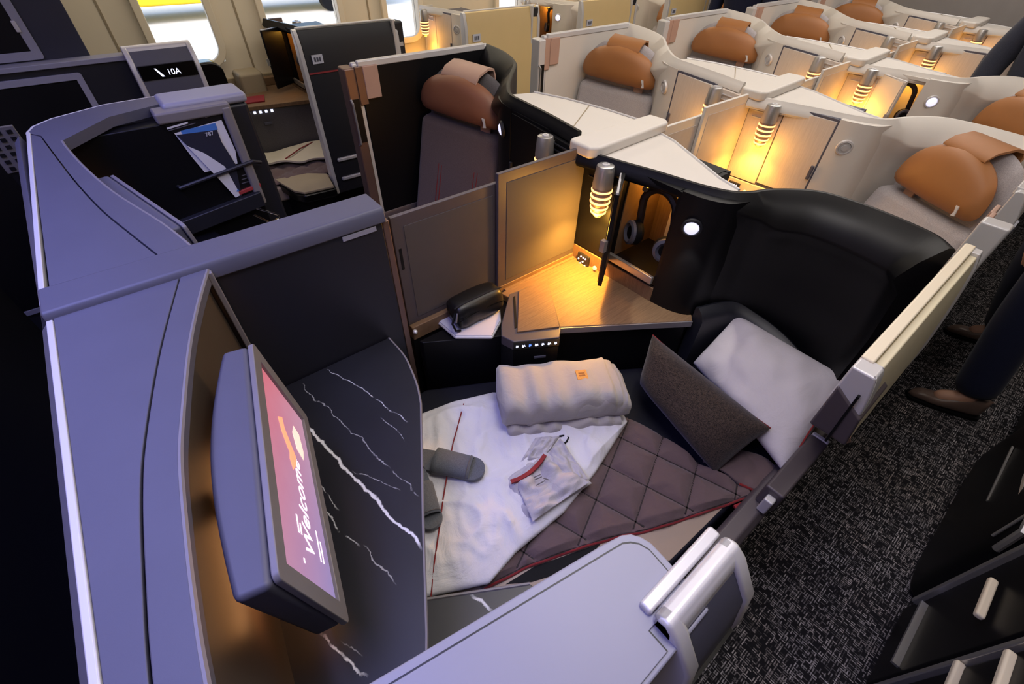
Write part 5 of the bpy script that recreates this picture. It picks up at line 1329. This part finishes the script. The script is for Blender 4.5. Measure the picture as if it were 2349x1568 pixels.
# window suites further aft
wsh = copy_tree(proto['shR'], (.04, DY, 0), 'white privacy shell at the left windows, behind the first sand door')
wdo = make_door('R', lo(P_), 'yellow_door', 'sand-coloured sliding door, nearest on the left windows side', 'window suite doors', .86, 1.52, line=False); lift(wdo, 1.06)
wla = copy_tree(proto['lampR'], (.0, DY, 0), 'glowing amber lamp at the left windows between the dark and sand doors')
wse = copy_tree(proto['seatR'], (.04, DY, 0), 'seat with tan headrest at the left windows behind the first sand door')
for k_ in range(1, 4):
    off = (P_ * k_, 0, 0); n_ = ORD[k_]
    if k_ == 1: make_shell('R', lo(2 * P_), False, 'white privacy shell at the left windows with an open amber locker', True, 'white privacy shells')
    else: copy_tree(wsh, off, 'white privacy shell at the left windows behind the %s sand door' % n_)
    copy_tree(wdo, off, 'sand-coloured sliding door, %s along the left windows' % n_)
    copy_tree(wla, off, 'amber lamp at the left windows ahead of the %s sand door' % n_)
    copy_tree(wse, off, 'seat with tan headrest at the left windows behind the %s sand door' % n_)
    copy_tree(j1, (P_ * k_, 0, 0), 'dark jamb with silver edge behind the %s sand door' % ORD[k_ - 1])
make_headphones(lo(2 * P_), 'headphones in the amber locker at the left windows', (1.29, .75, .955))

# ================================================================== window suites across the right aisle (black)
RY = -.50
def TRW(dx): return lambda v: Vector((v[0] + dx, RY - v[1], v[2]))
rw = thing('window_suite', (1.0, -.56, 0), 'black window suite with silver frames across the right aisle, lower right corner', 'suite shell')
def pan(x0, x1, z1, y=RY): return MB().box(x0, x1, y - .05, y, .02, z1)
mesh_obj('front_panel', pan(.20, .955, 1.14), 'black', rw, bevel=.012, seg=3)
mesh_obj('rear_panel', pan(1.02, 1.36, 1.14, RY - .012), 'black', rw, bevel=.012, seg=3)
mesh_obj('silver_frame', MB().box(.955, .972, RY - .03, RY + .010, .02, 1.14), 'chrome', rw, bevel=.004)
mesh_obj('silver_frame', MB().box(1.335, 1.352, RY - .03, RY + .004, .10, 1.14), 'chrome', rw, bevel=.004)
mesh_obj('sill_strip', MB().box(1.05, 1.30, RY - .012, RY + .006, .17, .18), 'chrome', rw)
for x0, x1, z in ((.62, .955, .49), (.62, .94, .64), (1.10, 1.235, .49)):
    mesh_obj('kick_bar', MB().box(x0, x1, RY - .004, RY + .016, z - .009, z + .009), 'cream', rw, bevel=.006)
lump = thing('aisle_pod', (1.9, -.6, 0), 'rounded black seat pod with thin silver trims across the right aisle', 'seat pod')
pp = smooth_path([(1.40, -.60), (1.42, -.515), (1.50, -.49), (1.75, -.49), (2.2, -.50), (2.36, -.53), (2.42, -.60)], 5)
mesh_obj('pod_body', MB().prism(xy([Vector((p[0], p[1], 0)) for p in pp]) + [(2.42, -1.3), (1.40, -1.3)], .02, .60), 'black', lump, bevel=.02, seg=3)
mesh_obj('silver_trim', MB().box(1.72, 2.06, -.492, -.486, .30, .306), 'chrome', lump)
mesh_obj('silver_frame', MB().tube([(1.62, -.495, .46), (1.70, -.484, .47), (2.2, -.494, .47)], .006, 6), 'chrome', lump)
mesh_obj('curved_trim', MB().tube([(1.47, -.488, .56), (1.42, -.50, .52), (1.415, -.505, .42)], .010, 8), 'chrome', lump)
mesh_obj('curved_trim', MB().tube([(1.54, -.484, .58), (1.47, -.488, .55), (1.455, -.488, .42)], .004, 8), 'chrome', lump)
mesh_obj('upper_shell', MB().prism([(1.42, -.62), (2.40, -.62), (2.40, -1.3), (1.42, -1.3)], .60, 1.14), 'black', lump, bevel=.03)
rb = thing('aisle_pod', (3.0, -.7, 0), 'black seat pod across the right aisle beyond the silver-trimmed one', 'seat pod')
mesh_obj('pod_body', MB().prism([(2.5, -.56), (6.4, -.56), (6.4, -1.3), (2.5, -1.3)], .02, 1.14), 'black', rb, bevel=.03)
# ================================================================== people
def skin_body(name, joints, bones, mt, parent, sub=2):
    me = bpy.data.meshes.new(name); o0 = parent.location
    keys = list(joints); me.from_pydata([tuple(Vector(joints[k_][:3]) - o0) for k_ in keys], [(keys.index(a), keys.index(b)) for a, b in bones], [])
    ob = bpy.data.objects.new(name, me); COL.objects.link(ob); ob.parent = parent
    sk = ob.modifiers.new('skin', 'SKIN'); sk.use_smooth_shade = True
    for i, k_ in enumerate(keys):
        r = joints[k_][3]; r = (r, r) if not isinstance(r, tuple) else r
        me.skin_vertices[0].data[i].radius = r
        me.skin_vertices[0].data[i].use_root = (i == 0)
    ss_ = ob.modifiers.new('sub', 'SUBSURF'); ss_.levels = sub; ss_.render_levels = sub
    me.materials.append(M[mt]); return ob
def person(loc, rz, label, step=(.0, .0), lean=0.0, coat='jacket', pants='navy', footR=None, footL=None):
    """standing figure; local x forward, y left"""
    th = thing('person', loc, label, 'person')
    rot = Matrix.Rotation(rz, 3, 'Z'); L0 = Vector(loc)
    def W(x, y, z): return L0 + rot @ Vector((x, y, z))
    fr = footR or (step[0], -.10); fl = footL or (step[1], .10)
    lx = lambda z: lean * max(0, z - .95)
    J = {}
    def j(k_, x, y, z, r): p = W(x + lx(z), y, z); J[k_] = (p.x, p.y, p.z, r)
    j('pelvis', 0, 0, .97, (.12, .10)); j('waist', .01, 0, 1.10, (.12, .09)); j('chest', .0, 0, 1.30, (.145, .10)); j('neck0', .0, 0, 1.46, .06); j('neck', .02, 0, 1.52, .05); j('head', .04, 0, 1.62, (.075, .09)); j('crown', .03, 0, 1.71, (.065, .08))
    B_ = [('pelvis', 'waist'), ('waist', 'chest'), ('chest', 'neck0'), ('neck0', 'neck'), ('neck', 'head'), ('head', 'crown')]
    for s_, n_, f in ((-1, 'R', fr), (1, 'L', fl)):
        j('sh' + n_, -.01, .19 * s_, 1.42, .055); j('el' + n_, .03, .25 * s_, 1.15, .042); j('wr' + n_, .12, .22 * s_, .92, .028)
        j('pm' + n_, .15, .215 * s_, .84, (.042, .02))
        B_ += [('chest', 'sh' + n_), ('sh' + n_, 'el' + n_), ('el' + n_, 'wr' + n_), ('wr' + n_, 'pm' + n_)]
        for q, (dy, ln) in enumerate(((-.03, .07), (-.01, .085), (.012, .08), (.03, .06))):
            j('f%d%s' % (q, n_), .16, .215 * s_ + dy, .80, .009); j('g%d%s' % (q, n_), .175, .215 * s_ + dy, .80 - ln * .5, .009); j('h%d%s' % (q, n_), .175 - .015, .215 * s_ + dy, .80 - ln, .008)
            B_ += [('pm' + n_, 'f%d%s' % (q, n_)), ('f%d%s' % (q, n_), 'g%d%s' % (q, n_)), ('g%d%s' % (q, n_), 'h%d%s' % (q, n_))]
        j('t0' + n_, .18, .215 * s_ - .03 * s_, .87, .011); j('t1' + n_, .205, .215 * s_ - .04 * s_, .82, .009); B_ += [('pm' + n_, 't0' + n_), ('t0' + n_, 't1' + n_)]
        j('hip' + n_, 0, .09 * s_, .90, .09)
        kx, ky = f[0] * .5 + .03, (.10 * s_ + f[1]) / 2
        j('kn' + n_, kx, ky, .50, .062); j('an' + n_, f[0], f[1], .09, .042); j('ft' + n_, f[0] + .12, f[1], .035, (.042, .03))
        B_ += [('pelvis', 'hip' + n_), ('hip' + n_, 'kn' + n_), ('kn' + n_, 'an' + n_), ('an' + n_, 'ft' + n_)]
    bo_ = skin_body('body', J, B_, 'skin', th)
    # trousers, jacket, shoes, hair
    TJ = {k_: (v[0], v[1], v[2], v[3]) for k_, v in J.items()}
    tj = {'pelvis': J['pelvis'][:3] + ((.155, .125),), 'top': J['waist'][:3] + ((.15, .12),)}
    tb_ = [('pelvis', 'top')]
    for n_ in 'RL':
        tj['hip' + n_] = J['hip' + n_][:3] + (.118,); tj['kn' + n_] = J['kn' + n_][:3] + (.092,)
        a = Vector(J['an' + n_][:3]); tj['an' + n_] = (a.x, a.y, .10, .085)
        k0 = Vector(J['kn' + n_][:3]); md = k0.lerp(a, .5); tj['md' + n_] = (md.x, md.y, md.z, .088)
        tb_ += [('pelvis', 'hip' + n_), ('hip' + n_, 'kn' + n_), ('kn' + n_, 'md' + n_), ('md' + n_, 'an' + n_)]
    skin_body('trousers', tj, tb_, pants, th)
    cj = {'chest': J['chest'][:3] + ((.18, .135),), 'waist': J['waist'][:3] + ((.17, .13),), 'hem': J['pelvis'][:3] + ((.17, .14),), 'neck0': J['neck0'][:3] + (.085,)}
    cb = [('chest', 'waist'), ('waist', 'hem'), ('chest', 'neck0')]
    for n_ in 'RL':
        cj['sh' + n_] = J['sh' + n_][:3] + (.080,); cj['el' + n_] = J['el' + n_][:3] + (.064,); cj['wr' + n_] = J['wr' + n_][:3] + (.044,)
        cb += [('chest', 'sh' + n_), ('sh' + n_, 'el' + n_), ('el' + n_, 'wr' + n_)]
    skin_body('jacket', cj, cb, coat, th)
    for f in (fr, fl):
        a_ = math.atan2(0, 1); sl = []
        def shoe(u, v):
            x = -.085 + .29 * u; wv = .046 * (math.sin(math.pi * min(1, max(0, .06 + u * .9))) ** .45) * (1 - .12 * u)
            hgt = .10 - .055 * min(1, max(0, (u - .30) / .35)); hgt *= (1 - max(0, (u - .82) / .18) ** 2 * .6)
            a = 2 * math.pi * v; cy_ = math.cos(a); sz = math.sin(a)
            yy = wv * math.copysign(abs(cy_) ** .7, cy_); zz = hgt * .5 + hgt * .5 * math.copysign(abs(sz) ** .7, sz)
            if u == 0 or u == 1: yy *= .05
            return W(f[0] + x, f[1] + yy, zz + .012)
        so = mesh_obj('shoe', MB().grid(shoe, 18, 20), 'shoe', th, smooth=80, weld=True)
        def solep(s2): return [W(f[0] - .088 + .296 * (.5 - .5 * math.cos(math.pi * t)), f[1] + s2 * .047 * math.sin(math.pi * (.05 + .9 * t)) ** .5, 0) for t in [i / 12 for i in range(13)]]
        o1, o2 = solep(1), solep(-1)
        mesh_obj('sole', MB().hexa(o1 + o2[::-1], [p + Vector((0, 0, .016)) for p in o1 + o2[::-1]]), 'black_matt', so)
    # face and hair
    hc = W(.04 + lx(1.66), 0, 1.665)
    hm = MB().lathe([(.0, .088), (.04, .082), (.075, .05), (.092, .0), (.088, -.03), (.06, -.035), (.0, -.03)], hc + Vector((-.012 * math.cos(rz), -.012 * math.sin(rz), .03)), (-.25 * math.cos(rz), -.25 * math.sin(rz), 1), 20)
    mesh_obj('hair', hm, 'hair', th, smooth=80)
    fc = MB(); f0 = rot @ Vector((1, 0, 0)); sd = rot @ Vector((0, 1, 0))
    no = mesh_obj('nose', MB().lathe([(.016, 0), (.011, .018), (.0, .028)], hc + f0 * .082 + Vector((0, 0, -.03)), f0, 10), 'skin', th)
    for s_ in (1, -1):
        mesh_obj('eye', MB().lathe([(.0, -.006), (.011, -.002), (.011, .003), (.0, .008)], hc + f0 * .084 + sd * .032 * s_, f0, 10), 'paper', th)
        mesh_obj('ear', MB().lathe([(.0, -.008), (.022, -.005), (.024, .004), (.0, .008)], hc + sd * .088 * s_ + Vector((0, 0, -.02)), sd, 12), 'skin', th)
    mesh_obj('mouth', MB().box(-.02, .02, -.004, .004, -.003, .003).map(lambda v: hc + f0 * (.088 + v[1]) + sd * v[0] + Vector((0, 0, -.07 + v[2]))), 'red_line', th)
    return th
person((2.83, -.22, 0), R(113), 'person in dark navy trousers and brown shoes standing in the right aisle', footR=(-.27, -.36), footL=(-.02, .317))
person((3.79, .245, 0), R(180), 'person in a dark jacket standing between white suites at the top right edge', coat='jacket')
person((4.75, 2.52, 0), R(180), 'person in a navy top in the left aisle at the top of the photo', coat='navy')

# ================================================================== light
def area(name, loc, size, power, col, rot=(0, 0, 0), spread=None):
    l = bpy.data.lights.new(name, 'AREA'); l.shape = 'RECTANGLE'; l.size, l.size_y = size; l.energy = power; l.color = col
    o = bpy.data.objects.new(name, l); COL.objects.link(o); o.location = loc; o.rotation_euler = rot
    if spread: l.spread = R(spread)
    return o
def point(name, loc, power, col, r=.02):
    l = bpy.data.lights.new(name, 'POINT'); l.energy = power; l.color = col; l.shadow_soft_size = r
    o = bpy.data.objects.new(name, l); COL.objects.link(o); o.location = loc; return o
area('centre_ceiling_light', (3.4, 1.05, 2.27), (5.2, .9), 44, (1.0, .93, .86))
area('window_ceiling_light', (3.0, 3.3, 2.27), (6.0, .5), 34, (1.0, .88, .68))
area('right_aisle_light', (2.8, -.45, 2.27), (4.5, .25), 11, (1.0, .92, .84))
area('mood_light', (-.45, 1.1, 2.27), (.5, 2.2), 20, (.34, .36, 1.0), spread=120)
area('bed_light', (.6, .3, 2.27), (.5, .5), 10, (1.0, .94, .92))
AMB = (1.0, .47, .06)
def lampglow(T, p):
    q = T(Vector((1.108, .895, .915))); point('lamp_glow', q, p * .5, AMB, .035)
    s_ = bpy.data.lights.new('lamp_down_spot', 'SPOT'); s_.energy = p * 2.2; s_.spot_size = R(150); s_.spot_blend = 1.0; s_.color = AMB; s_.shadow_soft_size = .012
    o_ = bpy.data.objects.new('lamp_down_spot', s_); COL.objects.link(o_); o_.location = T(Vector((1.128, .900, .925))); o_.rotation_euler = (0, R(8), 0)
lampglow(TR, 11.0)
lampglow(TL, 3.0)
for k_ in range(1, 5):
    lampglow(TRo(P_ * k_, 0), 3.2); lampglow(TLo(P_ * k_), 2.0)
    lampglow(lo(P_ * k_), 2.0)
lampglow(lo(0), 2.5)
for T in (TR, t3, tw, lo(2 * P_)):
    q = T(Vector((1.34, .82, 1.07))); point('locker_glow', q, 1.1, AMB, .02)
q = Vector((1.17, .57, .99))
sp = bpy.data.lights.new('reading_spot', 'SPOT'); sp.energy = 1.5; sp.spot_size = R(60); sp.color = (1, .95, .8); sp.shadow_soft_size = .01
so_ = bpy.data.objects.new('reading_spot', sp); COL.objects.link(so_); so_.location = (1.17, .565, 1.005); so_.rotation_euler = (R(-8), R(-4), 0)
w = bpy.data.worlds.new('outside_sky'); S.world = w; w.use_nodes = True
nt = w.node_tree; bg_ = nt.nodes['Background']
sky = nt.nodes.new('ShaderNodeTexSky'); sky.sky_type = 'NISHITA'; sky.sun_elevation = R(50); sky.sun_rotation = R(-120); sky.sun_disc = False; sky.air_density = 1.0; sky.dust_density = 3.0
nt.links.new(sky.outputs[0], bg_.inputs['Color']); bg_.inputs['Strength'].default_value = .55
